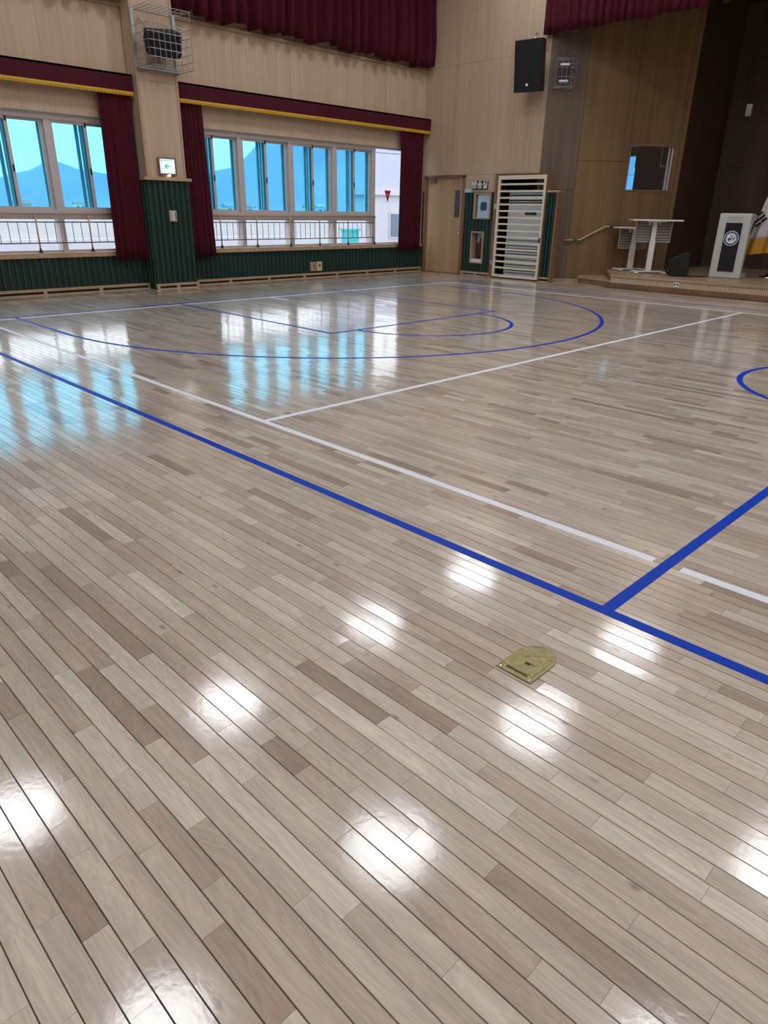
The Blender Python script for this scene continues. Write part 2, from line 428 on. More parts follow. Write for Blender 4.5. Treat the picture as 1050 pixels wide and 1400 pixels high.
MB().box(XW-.05, PXF-.012, PIL[0]-.035, PIL[1]+.045, 0, 1.81).build('pillar_backing', GREEN_DK, pl)
n = 8
for i in range(n):
    yc = PIL[0]-.04 + (i+.5)*(PIL[1]-PIL[0]+.09)/n
    prof = [(-.034, -.02), (.034, -.02), (.030, .0), (.018, .016), (-.018, .016), (-.030, .0)]
    o = MB().prism([(q[1], q[0]) for q in prof], .1, 1.808).build('dado_rib', GREEN, pl); o.location = (PXF, yc, 0)
for sgn, yb in ((-1, PIL[0]-.03), (1, PIL[1]+.04)):
    for k in range(3):
        prof = [(-.034, -.02), (.034, -.02), (.030, .0), (.018, .016), (-.018, .016), (-.030, .0)]
        o = MB().prism([(q[0], sgn*q[1]) for q in (prof if sgn > 0 else prof[::-1])], .1, 1.808).build('dado_rib', GREEN, pl); o.location = (PXF-.05-k*.1, yb+sgn*.005, 0)
base_x(PIL[0]-.05, PIL[1]+.06, PXF+.0, pl)

# ------------------------------------------------------------------ windows: framed units, double sliding sashes, clear pane below
GX = -12.66         # inner sash plane
def window_unit(n, y0, y1, closed_end=False):
    w = thing('window_%d' % n, '', 'window', kind='structure')
    fr = MB()
    fr.box(GX-.13, GX+.07, y0-.045, y0+.045, WZ0, WZ1)
    fr.build('mullion', ALU, w)
    MB().box(GX-.13, GX+.07, y0+.045, y1-.045, WZ1-.09, WZ1).build('head', ALU, w)
    MB().box(GX-.13, GX+.07, y0+.045, y1-.045, 1.17, 1.315).build('transom', ALU, w)
    MB().box(GX-.05, GX+.03, y0+.045, y1-.045, WZ0, WZ0+.035).build('bottom_rail', ALU, w)
    MB().box(GX-.004, GX+.004, y0+.045, y1-.045, WZ0+.03, 1.18).build('lower_pane', GLASS_C, w)
    ym = (y0+y1)/2
    z0, z1 = 1.315, WZ1-.09
    for k, (a, b, dx) in enumerate(((y0+.045, ym+.035, .012), (ym-.035, y1-.045, -.028))):
        s = MB(); x0, x1 = GX+dx, GX+dx+.035; t = .05
        s.box(x0, x1, a, a+t, z0, z1); s.box(x0, x1, b-t, b, z0, z1)
        s.box(x0, x1, a+t, b-t, z0, z0+.045); s.box(x0, x1, a+t, b-t, z1-.04, z1)
        so = s.build('sash', ALU, w)
        MB().box(x0+.014, x0+.02, a+t-.004, b-t+.004, z0+.04, z1-.036).build('glass_pane', GLASS_T, so)
        if k == 0:
            MB().box(x1, x1+.012, b-.035, b-.012, 1.86, 1.96).build('latch', BLACKP, so)
            MB().box(x1-.01, x1+.006, b-.04, b-.01, z1-.07, z1+.03).build('stop_block', BLACKP, so)
        # outer storm sash, seen bluish through the inner glass
        s = MB(); x0, x1 = GX-.115+dx*.5, GX-.085+dx*.5; sh = .10 if k == 0 else .0
        s.box(x0, x1, a, a+.04, z0, z1); s.box(x0, x1, b-.055-sh, b-sh, z0, z1)
        s.box(x0, x1, a, b, z0, z0+.035); s.box(x0, x1, a, b, z1-.03, z1)
        s.build('outer_sash', ALU_OUT, w)
    return w
rb = [7.33, 8.54, 9.765, 10.96, 12.15]
lb = [.01, 1.24, 2.47, 3.70, 4.93, 6.16]
wn = 1
RD = ['farthest from the red triangle pane', 'third from the red triangle pane', 'second from the red triangle pane', 'next to the red triangle pane']
for i in range(4):
    w = window_unit(wn, rb[i], rb[i+1]); w['label'] = 'blue-tinted sliding window of the bay beside the door, ' + RD[i]; wn += 1
LD = ['fifth from the pillar', 'fourth from the pillar', 'third from the pillar', 'second from the pillar', 'half behind the maroon drape by the pillar']
for i in range(5):
    w = window_unit(wn, lb[i], lb[i+1]); w['label'] = 'blue-tinted sliding window of the bay beyond the pillar, ' + LD[i]; wn += 1
# closing jambs + full-height clear rescue pane
j = thing('window_%d' % wn, 'full-height clear window pane with a red downward triangle sticker', 'window', kind='structure'); wn += 1
MB().box(GX-.13, GX+.07, 12.15-.045, 12.15+.055, WZ0, WZ1).build('mullion', ALU, j)
MB().box(GX-.06, GX+.04, 12.2, 13.5, WZ1-.03, WZ1).build('head', ALU, j)
MB().box(GX-.06, GX+.04, 12.2, 13.5, WZ0, WZ0+.03).build('bottom_rail', ALU, j)
MB().box(GX-.06, GX+.04, 13.44, 13.5, WZ0, WZ1).build('jamb', ALU, j)
MB().box(GX-.003, GX+.003, 12.2, 13.45, WZ0+.02, WZ1-.02).build('pane', GLASS_C, j)
RED = mat('red_sticker', (206, 40, 60), .5)
yc, zc = 12.68, 1.72
st = MB().prism([(yc-.105, zc+.11), (yc, zc-.15), (yc+.105, zc+.11)], GX+.004, GX+.007, 'x').build('rescue_sticker', RED, j, label='red downward-pointing triangle sticker')
MB().prism([(yc-.018, zc-.0), (yc+.018, zc-.0), (yc+.018, zc+.04), (yc-.018, zc+.04)], GX+.007, GX+.008, 'x').build('sticker_mark', WHITE, st)
for yy, nm in ((7.33, 0), (6.16, 1), (.01, 2)):
    MB().box(GX-.13, GX+.07, yy-.1 if nm == 0 else yy-.045, yy+.045 if nm == 0 else yy+.1, WZ0, WZ1).build('window_jamb', ALU, wl)
MB().box(GX-.13, GX+.05, 6.2, 6.29, WZ0, WZ1).build('window_jamb', ALU, wl)
MB().box(GX-.13, GX+.05, 7.1, 7.25, WZ0, WZ1).build('window_jamb', ALU, wl)

# guard railings standing on the sills
def railing(posts, label):
    r = thing('guard_rail', label, 'railing', (-12.53, posts[0], WZ0))
    y0, L = posts[0], posts[-1]-posts[0]
    for z, rr, nm in ((.60, .02, 'top_rail'), (.47, .010, 'middle_rail'), (.15, .010, 'bottom_rail')):
        MB().tube([(0, -.02, z), (0, L+.02, z)], rr, 8).build(nm, RAIL if nm == 'top_rail' else RAILD, r, smooth=True)
    for p in posts:
        MB().tube([(0, p-y0, .02), (0, p-y0, .60)], .014, 8).build('post', RAIL, r, smooth=True)
        MB().lathe([(.035, 0), (.03, .02), (.016, .06), (.014, .07)], (0, p-y0, .0), 10).build('post_foot', BLACKP, r)
    for a, b in zip(posts, posts[1:]):
        k = 6
        for i in range(1, k):
            yb = a + (b-a)*i/k - y0
            MB().tube([(0, yb, .15), (0, yb, .47)], .006, 6).build('baluster', RAILD, r)
    return r
railing([7.35, 7.95, 8.80, 9.66, 10.46, 11.30, 12.14], 'beige guard rail across the windows beside the red triangle pane')
railing([.1, 1.0, 1.87, 2.74, 3.62, 4.49, 5.36, 6.2], 'beige guard rail across the windows of the bay beyond the pillar')

# ------------------------------------------------------------------ curtains and pelmets
def drape(name, label, y0, y1, z0, z1, x, group, amp=.05, pitch=.11, y0b=None, y1b=None, hem=0, m=MAROON, axis='y', gather=.0):
    """pleated cloth sheet with thickness; axis y = hangs along the window wall, x = along the stage wall"""
    nu = int((y1-y0)/pitch*10); nv = 12
    ph = [random.uniform(0, 6.28) for _ in range(4)]
    V, Fc = [], []
    y0b = y0 if y0b is None else y0b; y1b = y1 if y1b is None else y1b
    for i in range(nv+1):
        t = i/nv
        for k in range(nu+1):
            u = k/nu
            a = y0+(y1-y0)*u; b = y0b+(y1b-y0b)*u
            yy = a+(b-a)*t
            s = (y1-y0)*u
            f = math.sin(2*PI*s/pitch + .9*math.sin(s*3.1+ph[0]) + .35*t*math.sin(s*5+ph[1]))
            f2 = .45*math.sin(2*PI*s/(pitch*2.7)+ph[2]) + .3*math.sin(2*PI*s/(pitch*.55)+ph[3]+t)
            d = amp*(.55+.45*t)*(f+f2)*.62
            zz = z1+(z0-z1)*t
            if t > .8: zz += hem*(math.sin(s*6+ph[1])+.6*math.sin(s*13+ph[2]))*(t-.8)/.2
            if gather and t > .6: d += gather*math.sin(PI*min(1, (t-.6)/.4))*(.6+.4*math.sin(s*4+ph[0]))
            V.append((x+d, yy, zz) if axis == 'y' else (yy, x-d, zz))
    for i in range(nv):
        for k in range(nu):
            a = i*(nu+1)+k; q = (a, a+1, a+nu+2, a+nu+1)
            Fc.append(q)
    b = MB(); b.v = V; b.f = Fc
    o = b.build(name, m, None, smooth=True)
    so = o.modifiers.new('thick', 'SOLIDIFY'); so.thickness = .006; so.offset = 0
    return tag(o, label, 'curtain', group)
GR = 'maroon window drapes'
drape('window_drape', 'long narrow maroon drape between the pillar and the guard rail', 7.20, 7.62, .53, 3.3, -12.36, GR, .035, .085, 7.24, 7.70)
drape('window_drape', 'long maroon drape beside the red triangle pane near the door', 12.80, 13.55, .51, 3.3, -12.36, GR, .04, .10, 12.76, 13.5)
drape('window_drape', 'long maroon drape on the far side of the pillar, half covering a window', 5.72, 6.295, .52, 3.28, -12.375, GR, .04, .10, 5.68, 6.31)
def pelmet(y0, y1, label):
    p = thing('pelmet', label, 'pelmet', (XW, y0, 3.07), group=None)
    L = y1-y0
    MB().box(0, .20, 0, L, .27, .30).build('top_board', BEIGE_TRIM, p)
    MB().box(.185, .20, 0, L, .035, .30).build('fabric_front', MAROON_P, p)
    MB().box(.0, .185, 0, .012, .035, .27).build('fabric_end', MAROON_P, p)
    MB().box(.0, .185, L-.012, L, .035, .27).build('fabric_end', MAROON_P, p)
    g = MB()
    g.box(.183, .208, 0, L, .02, .05)
    k = int(L/.03)
    for i in range(k):
        yy = L*(i+.5)/k; g.box(.188, .204, yy-.010, yy+.010, -.012+.006*(i % 2), .02)
    g.build('gold_fringe', GOLD, p, label='gold braid and fringe')
    MB().box(.09, .12, .02, L-.02, .235, .265).build('curtain_track', ALU, p)
pelmet(7.12, YW-.02, 'maroon pelmet with gold fringe above the windows beside the door')
pelmet(-.3, 6.325, 'maroon pelmet with gold fringe above the windows beyond the pillar')
GU = 'maroon upper curtains above the panelled band'
drape('upper_curtain', 'wide maroon curtain above the ledge between the pillar and the stage wall', 7.18, YW-.06, 4.37, ZC-.1, -12.28, GU, .15, .27, hem=.03, gather=.05)
drape('upper_curtain', 'wide maroon curtain above the ledge beyond the pillar', -.3, 6.28, 4.37, ZC-.1, -12.28, GU, .15, .27, hem=.03, gather=.05)

# ------------------------------------------------------------------ stage-side wall with door, dado, alcove
ws = thing('wall_back', 'tall beige wood-panelled wall between the windows and the stage', 'wall', kind='structure')
core = MB()
XL = -9.18
core.box(XW-.4, -12.38, YW+.03, YW+.15, 0, 2.2)
core.box(XW-.4, XL, YW+.03, YW+.15, 2.16, ZC)

NICHES = ((-10.88, -10.40, 1.25, 1.80), (-10.91, -10.54, .28, .98))
def with_holes(mb, x0, x1, y0, y1, z0, z1, holes):
    xs_ = sorted({x0, x1, *[h[0] for h in holes], *[h[1] for h in holes]}); zs_ = sorted({z0, z1, *[h[2] for h in holes], *[h[3] for h in holes]})
    for a, b in zip(xs_, xs_[1:]):
        for c, d_ in zip(zs_, zs_[1:]):
            if any(h[0]-1e-6 <= a and b <= h[1]+1e-6 and h[2]-1e-6 <= c and d_ <= h[3]+1e-6 for h in holes): continue
            mb.box(a, b, y0, y1, c, d_)
    return mb
with_holes(core, -11.18, -10.25, YW+.046, YW+.30, 0, 2.16, NICHES)
core.build('wall_core', PLASTER, ws)
def panel_y(x0, x1, z0, z1, m=BEIGE, y=YW, t=.03, parent=None, name='wall_panel'):
    return MB().box(x0+.002, x1-.002, y, y+t, z0+.002, z1-.002).build(name, m, parent or ws)
xs = [XW, -11.6, -10.4, XL]
for a, b in zip(xs, xs[1:]):
    panel_y(a, b, 2.18, 4.38); panel_y(a, b, 4.38, ZC)
panel_y(-11.17, -10.28, 1.84, 2.18)
panel_y(XW, -12.42, 1.84, 2.18)
MB().box(XW, -12.42, YW+.02, YW+.05, 0, 1.84).build('dado_backing', GREEN_DK, ws)
with_holes(MB(), -11.17, -10.28, YW+.02, YW+.045, 0, 1.84, NICHES).build('dado_backing', GREEN_DK, ws)
def ribs_y(x0, x1, z0, z1, n, parent, y=YW, holes=()):
    for i in range(n):
        xc = x0+(i+.5)*(x1-x0)/n; w = (x1-x0)/n*.36
        spans = [(z0, z1)]
        for (hx0, hx1, hz0, hz1) in holes:
            if xc+w > hx0-.02 and xc-w < hx1+.02:
                ns = []
                for a, b in spans:
                    if hz0 > a: ns.append((a, min(b, hz0-.02)))
                    if hz1 < b: ns.append((max(a, hz1+.02), b))
                spans = [s for s in ns if s[1]-s[0] > .03]
        for a, b in spans:
            o = MB().prism([(-w, .0), (-w*.6, -.03), (w*.6, -.03), (w, .0), (w, .03), (-w, .03)], a, b).build('dado_rib', GREEN, parent)
            o.location = (xc, y+.03, 0)
ribs_y(-11.15, -10.30, .09, 1.81, 8, ws, holes=NICHES)
MB().box(XW, -12.432, YW-.004, YW+.03, 0, 1.84).build('dado_rib', GREEN, ws)
MB().box(-11.17, -10.28, YW-.005, YW+.03, 1.81, 1.845).build('dado_cap', BEIGE_TRIM, ws)
MB().box(-11.17, -10.28, YW-.012, YW+.04, .045, .09).build('baseboard_rail', BEIGE_TRIM, ws)
MB().box(-11.17, -10.28, YW-.012, YW+.04, 0, .014).build('baseboard_foot', BEIGE_TRIM, ws)
for xc in (-11.14, -10.73, -10.31): MB().box(xc-.03, xc+.03, YW-.01, YW+.04, .01, .05).build('baseboard_block', BEIGE_TRIM, ws)

# door
d = thing('door_1', 'light oak veneered door with a narrow vision panel', 'door', (0, 0, 0), kind='structure')
MB().box(-12.43, -12.36, YW-.03, YW+.12, 0, 2.16).build('door_frame', BROWNTRIM, d)
MB().box(-11.24, -11.17, YW-.03, YW+.12, 0, 2.16).build('door_frame', BROWNTRIM, d)
MB().box(-12.43, -11.17, YW-.03, YW+.12, 2.13, 2.17).build('door_frame', BROWNTRIM, d)
leaf = MB()
leaf.box(-12.36, -11.50, YW+.03, YW+.07, .006, 2.13); leaf.box(-11.34, -11.24, YW+.03, YW+.07, .006, 2.13)
leaf.box(-11.50, -11.34, YW+.03, YW+.07, .006, 1.27); leaf.box(-11.50, -11.34, YW+.03, YW+.07, 1.86, 2.13)
lf = leaf.build('door_leaf', DOORWOOD, d)
PANE_DK = mat('dark_vision_glass', (58, 66, 78), .12)
MB().box(-11.50, -11.34, YW+.04, YW+.06, 1.27, 1.86).build('vision_panel', PANE_DK, lf)
k = MB().lathe([(.03, 0), (.03, .008), (.012, .012), (.012, .045), (.028, .05), (.03, .065), (.02, .08)], (0, 0, 0), 14).build('door_knob', CHROME, lf, smooth=True)
k.rotation_euler = (PI/2, 0, 0); k.location = (-11.285, YW+.03, .92)
MB().box(-12.28, -12.08, YW-.02, YW+.03, 2.02, 2.09).box(-12.22, -11.95, YW-.05, YW-.03, 2.085, 2.1).build('door_closer', BROWNTRIM, lf)
MB().box(-11.262, -11.235, YW+.02, YW+.034, .14, .22).build('hinge', STEEL, lf)
MB().box(-12.5, -11.1, YW+.125, YW+.15, 0, 2.2).build('backing', DARK, d)

# door sign with Korean lettering
BLACKS = mat('sign_black', (28, 28, 32), .4); SIGNW = mat('sign_letter_white', (240, 240, 240), .5)
sg = thing('room_sign', 'small black sign with white Korean lettering above the fluted panel', 'sign', (-10.73, YW, 1.955))
MB().box(-.22, .22, -.03, 0, -.085, .085).build('sign_board', BLACKS, sg, bevel=.004)
text_mesh('방송실', .165, SIGNW, 'lettering', sg, Matrix.Translation((0, -.033, 0)) @ Matrix.Rotation(PI/2, 4, 'X'), .003, .0025)
PALEB = mat('pale_blue_plate', (176, 208, 222), .4)
o = MB().box(-.115, .115, -.014, 0, -.042, .042).build('name_plate', PALEB, None, bevel=.003); o.location = (-11.085, YW-.005, 1.85)
tag(o, 'small pale blue plate on the dado cap beside the door', 'sign')

# niches in the green dado
def niche(x0, x1, z0, z1, label, name, group=None):
    b = thing(name, label, 'cabinet', ((x0+x1)/2, YW, z0))
    w = (x1-x0)/2; h = z1-z0
    f = MB(); t = .03
    f.box(-w, -w+t, -.02, .18, 0, h); f.box(w-t, w, -.02, .18, 0, h); f.box(-w+t, w-t, -.02, .18, 0, t); f.box(-w+t, w-t, -.02, .18, h-t, h)
    f.build('frame', BEIGE_TRIM, b)
    return b, w, h
b, w, h = niche(*NICHES[0], 'pale alarm cabinet with a dark rounded dial set in the green dado', 'alarm_cabinet')
MB().box(-w+.09, w-.03, .02, .05, .03, h-.03).build('cover', PALEB, b)
MB().box(-w+.03, -w+.09, .055, .06, .03, h-.03).build('side_gap', BROWNTRIM, b)
GREYB = mat('dark_blue_grey', (52, 66, 88), .4)
sq = [(.03+.085*c*abs(c)**-.5 if c else .03, .27+.09*s_*abs(s_)**-.5 if s_ else .27) for c, s_ in [(math.cos(2*PI*i/24), math.sin(2*PI*i/24)) for i in range(24)]]
sq = [(.03+.085*math.copysign(abs(math.cos(t))**.5, math.cos(t)), .27+.09*math.copysign(abs(math.sin(t))**.5, math.sin(t))) for t in [2*PI*(i+.5)/24 for i in range(24)]]
MB().prism(sq[::-1], .0, .02, 'y').build('dial', GREYB, b, bevel=.006)
k = MB().lathe([(.016, 0), (.014, .02)], (0, 0, 0), 10).build('knob', CHROME, b); k.rotation_euler = (PI/2, 0, 0); k.location = (-.075, .02, .25)
MB().box(.03, .14, .016, .02, .44, .447).build('label_strip', STEEL, b)
b, w, h = niche(*NICHES[1], 'low framed niche in the green dado holding a fire extinguisher', 'extinguisher_cabinet')
MB().box(-w+.03, w-.03, .17, .18, .03, h-.03).build('back_board', GREYB, b)
MB().box(-w+.07, w-.03, .16, .17, h-.26, h-.03).build('notice', PALEB, b)
MB().box(-w+.03, w-.03, -.0, .17, .03, .095).build('shelf', WHITE, b)
DKRED = mat('extinguisher_red', (92, 20, 30), .35)
e = thing('fire_extinguisher', 'dark red fire extinguisher in the low niche of the green dado', 'extinguisher', (-10.67, YW+.085, .376))
MB().lathe([(.06, 0), (.065, .01), (.065, .34), (.05, .40), (.02, .42), (.02, .44)], (0, 0, 0), 18).build('cylinder', DKRED, e, smooth=True)
MB().box(-.05, .03, -.012, .012, .42, .435).obox((-.02, 0, .455), (.09, .02, .012), M=Matrix.Rotation(.25, 3, 'Y')).build('lever', BLACKP, e)
MB().tube([(.02, 0, .42), (.07, 0, .41), (.075, -.01, .25), (.07, -.015, .1)], .009, 8).build('hose', BLACKP, e, smooth=True)

# alcove with slatted gate and standing air conditioner
al = thing('trim_2', 'brown alcove frame beside the fluted panel', 'alcove', kind='structure')
GXL, GXR, GZ = -10.28, -8.92, 2.18
MB().box(GXL, GXL+.08, YW-.06, YW+.10, 0, GZ).build('alcove_frame', BROWNTRIM, al)
MB().box(GXL+.08, GXR, YW-.06, YW+.10, GZ-.025, GZ).build('alcove_frame', BROWNTRIM, al)
MB().box(GXR-.012, GXR, YW-.06, YW+.10, 0, GZ-.025).build('alcove_frame', BROWNTRIM, al)
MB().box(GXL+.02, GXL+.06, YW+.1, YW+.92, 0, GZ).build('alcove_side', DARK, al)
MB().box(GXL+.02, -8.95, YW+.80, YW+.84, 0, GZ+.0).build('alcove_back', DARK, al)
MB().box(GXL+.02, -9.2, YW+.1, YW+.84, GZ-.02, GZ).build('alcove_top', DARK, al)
g = thing('slatted_gate', 'cream slatted gate leaf standing in front of the air conditioner', 'gate', (GXL+.09, YW-.045, 0))
GWd = GXR-.014-GXL-.10
for a in (0, GWd-.055): MB().box(a, a+.055, -.02, .02, .03, 2.14).build('stile', OFFWHITE, g, bevel=.003)
MB().box(.055, GWd-.055, -.02, .02, .03, .085).build('bottom_rail', OFFWHITE, g)
MB().box(.055, GWd-.055, -.02, .02, 2.06, 2.14).build('top_rail', OFFWHITE, g)
for z in (1.965, 1.828, 1.694, 1.561, 1.427, 1.293, 1.158, 1.022, .89, .763, .63, .497, .367, .235):
    MB().box(.055, GWd-.055, -.016, .016, z-.018, z+.018).build('slat', OFFWHITE, g)
for z in (1.52, .33): MB().box(-.06, .012, -.028, -.02, z-.055, z+.055).build('hinge', STEEL, g)
MB().box(GWd-.045, GWd-.012, -.032, -.02, .80, .90).build('lock', BLACKP, g)
ACW = mat('air_conditioner_white', (214, 220, 224), .35)
ac = thing('air_conditioner', 'tall pale grey standing air conditioner behind the slatted gate', 'appliance', (-9.50, YW+.27, 0))
MB().box(-.46, .46, -.2, .2, .03, 1.83).build('body', ACW, ac, bevel=.015)
MB().box(-.45, .45, -.18, .18, 0, .03).build('plinth', BLACKP, ac)
for i in range(5): MB().box(-.43, .43, -.215, -.2, 1.555+.052*i, 1.575+.052*i).build('vent_louvre', ACW, ac)
MB().box(-.44, .44, -.206, -.199, 1.545, 1.80).build('vent_opening', BLACKP, ac)
MB().box(.0, .30, -.208, -.2, 1.35, 1.41).build('display', NAVY, ac)
for i in range(13): MB().box(-.43, .43, -.206, -.2, .12+.058*i, .14+.058*i).build('grille_slot', mat('grille_grey', (92, 98, 108), .5) if i == 0 else bpy.data.materials['grille_grey'], ac)

# low fluted panel right of the gate
lp = thing('trim_3', 'narrow dark green fluted panel between the slatted gate and the stage splay', 'panel', kind='structure')
MB().box(GXR, -8.67, YW+.01, YW+.05, 0, 1.81).build('backing', GREEN_DK, lp)
ribs_y(GXR+.005, -8.675, .1, 1.80, 3, lp, YW-.03)
MB().box(GXR, -8.63, YW-.04, YW+.06, 1.80, 1.84).build('cap', BEIGE_TRIM, lp)
MB().box(-8.675, -8.63, YW-.04, YW+.10, 0, 1.80).build('edge_trim', BROWNTRIM, lp)
MB().box(GXR, -8.675, YW-.035, YW+.05, .06, .1).build('baseboard_rail', BEIGE_TRIM, lp)
MB().box(GXR, -8.675, YW-.035, YW+.05, 0, .02).build('baseboard_foot', BEIGE_TRIM, lp)

# ------------------------------------------------------------------ stage: splayed walls, platform, steps
P0, P1, P2, P3, P4 = (XL, YW), (-8.65, 14.34), (-7.20, 16.14), (-7.20, 18.15), (-3.0, 19.3)
SC = 5.6
def slab(pa, pb, z0, z1, t, m, name, parent, gap=.003, proud=0.0):
    a = Vector(pa); b = Vector(pb); d = (b-a).normalized(); n = Vector((d.y, -d.x))
    a = a + d*gap; b = b - d*gap; q = n*(-t); r = n*proud
    lo = [(*(a+r), z0+gap), (*(b+r), z0+gap), (*(b+q), z0+gap), (*(a+q), z0+gap)]
    hi = [(x, y, z1-gap) for x, y, _ in lo]
    return MB().hexa(lo, hi).build(name, m, parent)
def lerp(a, b, t): return (a[0]+(b[0]-a[0])*t, a[1]+(b[1]-a[1])*t)
wr = thing('wall_stage_left', 'splayed golden-brown panelled side wall of the stage with a control-room window', 'wall', kind='structure')
# grey-brown column face
cut = .55
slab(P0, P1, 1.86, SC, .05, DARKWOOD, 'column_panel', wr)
slab(lerp(P0, P1, cut), P1, 0, 1.86, .05, DARKWOOD, 'column_panel', wr)
slab(lerp(P0, P1, .985), lerp(P1, P2, .55), .0, .055, .02, BEIGE_TRIM, 'baseboard', wr, proud=.02)
slab(lerp(P0, P1, cut), lerp(P0, P1, .985), .0, .055, .02, BEIGE_TRIM, 'baseboard', wr, proud=.02)
# splay panels around the window opening (parameter along P1-P2)
dl = math.dist(P1, P2)
W0, W1, WB, WT = .475, .935, 1.86, 2.775
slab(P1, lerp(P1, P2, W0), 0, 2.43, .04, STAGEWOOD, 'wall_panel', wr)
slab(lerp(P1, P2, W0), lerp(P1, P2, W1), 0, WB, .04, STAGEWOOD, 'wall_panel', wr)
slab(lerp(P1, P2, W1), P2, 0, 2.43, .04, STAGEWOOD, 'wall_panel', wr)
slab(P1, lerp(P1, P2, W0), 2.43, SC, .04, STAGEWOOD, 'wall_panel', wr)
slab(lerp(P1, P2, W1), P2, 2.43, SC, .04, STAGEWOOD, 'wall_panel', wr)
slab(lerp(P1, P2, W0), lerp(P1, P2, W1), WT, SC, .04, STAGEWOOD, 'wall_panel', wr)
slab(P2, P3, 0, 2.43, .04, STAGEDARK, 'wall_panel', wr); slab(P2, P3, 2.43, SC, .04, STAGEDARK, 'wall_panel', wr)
for a, b in ((P2, P3), (P3, P4)): pass
wb = thing('wall_stage_back', 'dark brown panelled back wall of the stage', 'wall', kind='structure')
bp_ = [P3, P4, (-.97, 19.5), (1.05, 19.3), (5.25, 18.15)]
for a, b in zip(bp_, bp_[1:]):
    n = max(1, round(math.dist(a, b)/1.22))
    for i in range(n):
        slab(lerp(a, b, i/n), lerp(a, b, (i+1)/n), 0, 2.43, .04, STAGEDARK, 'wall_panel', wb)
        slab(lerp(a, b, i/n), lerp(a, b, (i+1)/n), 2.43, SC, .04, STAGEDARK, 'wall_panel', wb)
for a, b in zip(bp_, bp_[1:]): slab((a[0], a[1]+.06), (b[0], b[1]+.06), 0, SC, .1, DARK, 'wall_core', wb, gap=-.05)
slab((P2[0]-.06, P2[1]), (P3[0]-.06, P3[1]), 0, SC, .1, DARK, 'wall_core', wr, gap=-.08)
for t0, t1, z0, z1 in ((0, W0, 0, SC), (W0, W1, 0, WB), (W0, W1, WT, SC), (W1, 1, 0, SC)):
    q0, q1 = lerp(P1, P2, t0), lerp(P1, P2, t1)
    slab((q0[0]-.035, q0[1]+.028), (q1[0]-.035, q1[1]+.028), z0, z1, .06, DARK, 'wall_core', wr, gap=0)
slab((P0[0]-.045, P0[1]+.04), (P1[0]-.045, P1[1]+.04), 1.86, SC, .06, DARK, 'wall_core', wr, gap=-.03)
we = thing('wall_stage_right', 'splayed brown side wall on the other side of the stage', 'wall', kind='structure')
mir = lambda p: (2*XC - p[0], p[1])
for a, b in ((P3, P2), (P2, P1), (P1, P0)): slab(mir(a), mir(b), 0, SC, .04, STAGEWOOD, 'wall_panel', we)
# header above the opening, stage ceiling, far right beige wall
hd = thing('wall_header', 'beige wall above the stage opening', 'wall', kind='structure')
MB().box(XL, 2*XC-XL, YW, YW+.12, 5.3, ZC).build('header_panel', BEIGE, hd)
MB().box(2*XC-XL, XE, YW, YW+.12, 0, ZC).build('side_panel', BEIGE, hd)
sc_ = MB().box(-10.2, 8.2, YW+.12, 19.7, SC, SC+.05).build('ceiling_stage', DARK); tag(sc_, 'dark ceiling over the stage', 'ceiling', kind='structure')

# control-room window in the splay
ang = math.atan2(P2[1]-P1[1], P2[0]-P1[0])
cw = thing('window_%d' % wn, 'square control-room window in the golden-brown stage splay', 'window', (*lerp(P1, P2, W0), WB), ang, kind='structure'); wn += 1
LW_ = dl*(W1-W0); HW = WT-WB
fr = .045
for nm, a in (('frame_side', (0, fr, -.012, .16, 0, HW)), ('frame_side', (LW_-fr, LW_, -.012, .16, 0, HW)), ('frame_head', (fr, LW_-fr, -.012, .16, HW-fr, HW)), ('frame_sill', (fr, LW_-fr, -.012, .16, 0, .03))):
    MB().box(*a).build(nm, BROWNTRIM, cw)
MB().box(fr, LW_-fr, .06, .068, .03, HW-fr).build('glass_pane', GLASS_C, cw)
MB().box(LW_-fr-.10, LW_-fr-.075, .05, .09, .03, HW-fr).build('sash_stile', ALU, cw)
MB().box(LW_-fr-.035, LW_-fr, .05, .09, .03, HW-fr).build('sash_stile', ALU, cw)
# the room behind that window
cr = thing('wall_control_room', 'dim control room behind the square stage window', 'room', kind='structure')
MB().box(-12.9, -7.42, 18.6, 18.7, 0, 1.2).box(-12.9, -7.42, 18.6, 18.7, 2.78, 3.6).box(-9.35, -7.42, 18.6, 18.7, 1.2, 2.78).box(-12.9, -10.4, 18.6, 18.7, 1.2, 2.78).build('rear_wall', GREYB, cr)
MB().box(-12.95, -12.85, 14.35, 18.6, 0, 3.6).build('side_wall', GREYB, cr)
CRP = [(-12.9, 14.6), (-8.75, 14.6), (-7.42, 16.25), (-7.42, 18.7), (-12.9, 18.7)]
MB().prism(CRP, 3.6, 3.7).build('room_ceiling', CEIL, cr)
MB().prism(CRP, -.06, 0).build('room_floor', GREYB, cr)
MB().box(-12.9, -9.2, 14.62, 14.7, 0, 3.6).build('front_partition', GREYB, cr)
MB().box(-10.4, -9.35, 18.64, 18.65, 1.2, 2.78).build('reflection_pane', GLASS_T, cr)  # added pane imitating the hall windows mirrored in the control-room glass
mo = thing('equipment_cabinet', 'dark cabinet with a black screen seen through the square stage window', 'cabinet', (-8.55, 17.3, 0))
MB().box(-.16, .62, -.25, .25, 0, 2.42).build('body', GREYB, mo)
MB().box(-.16, .46, -.29, -.25, 2.42, 2.86).build('screen', BLACKP, mo)
MB().box(.0, .4, -.29, .1, 2.42, 2.47).build('screen_foot', BLACKP, mo)
for xk in (0., .35): MB().box(xk-.02, xk+.02, -.262, -.25, 2.02, 2.06).build('handle', BLACKP, mo)

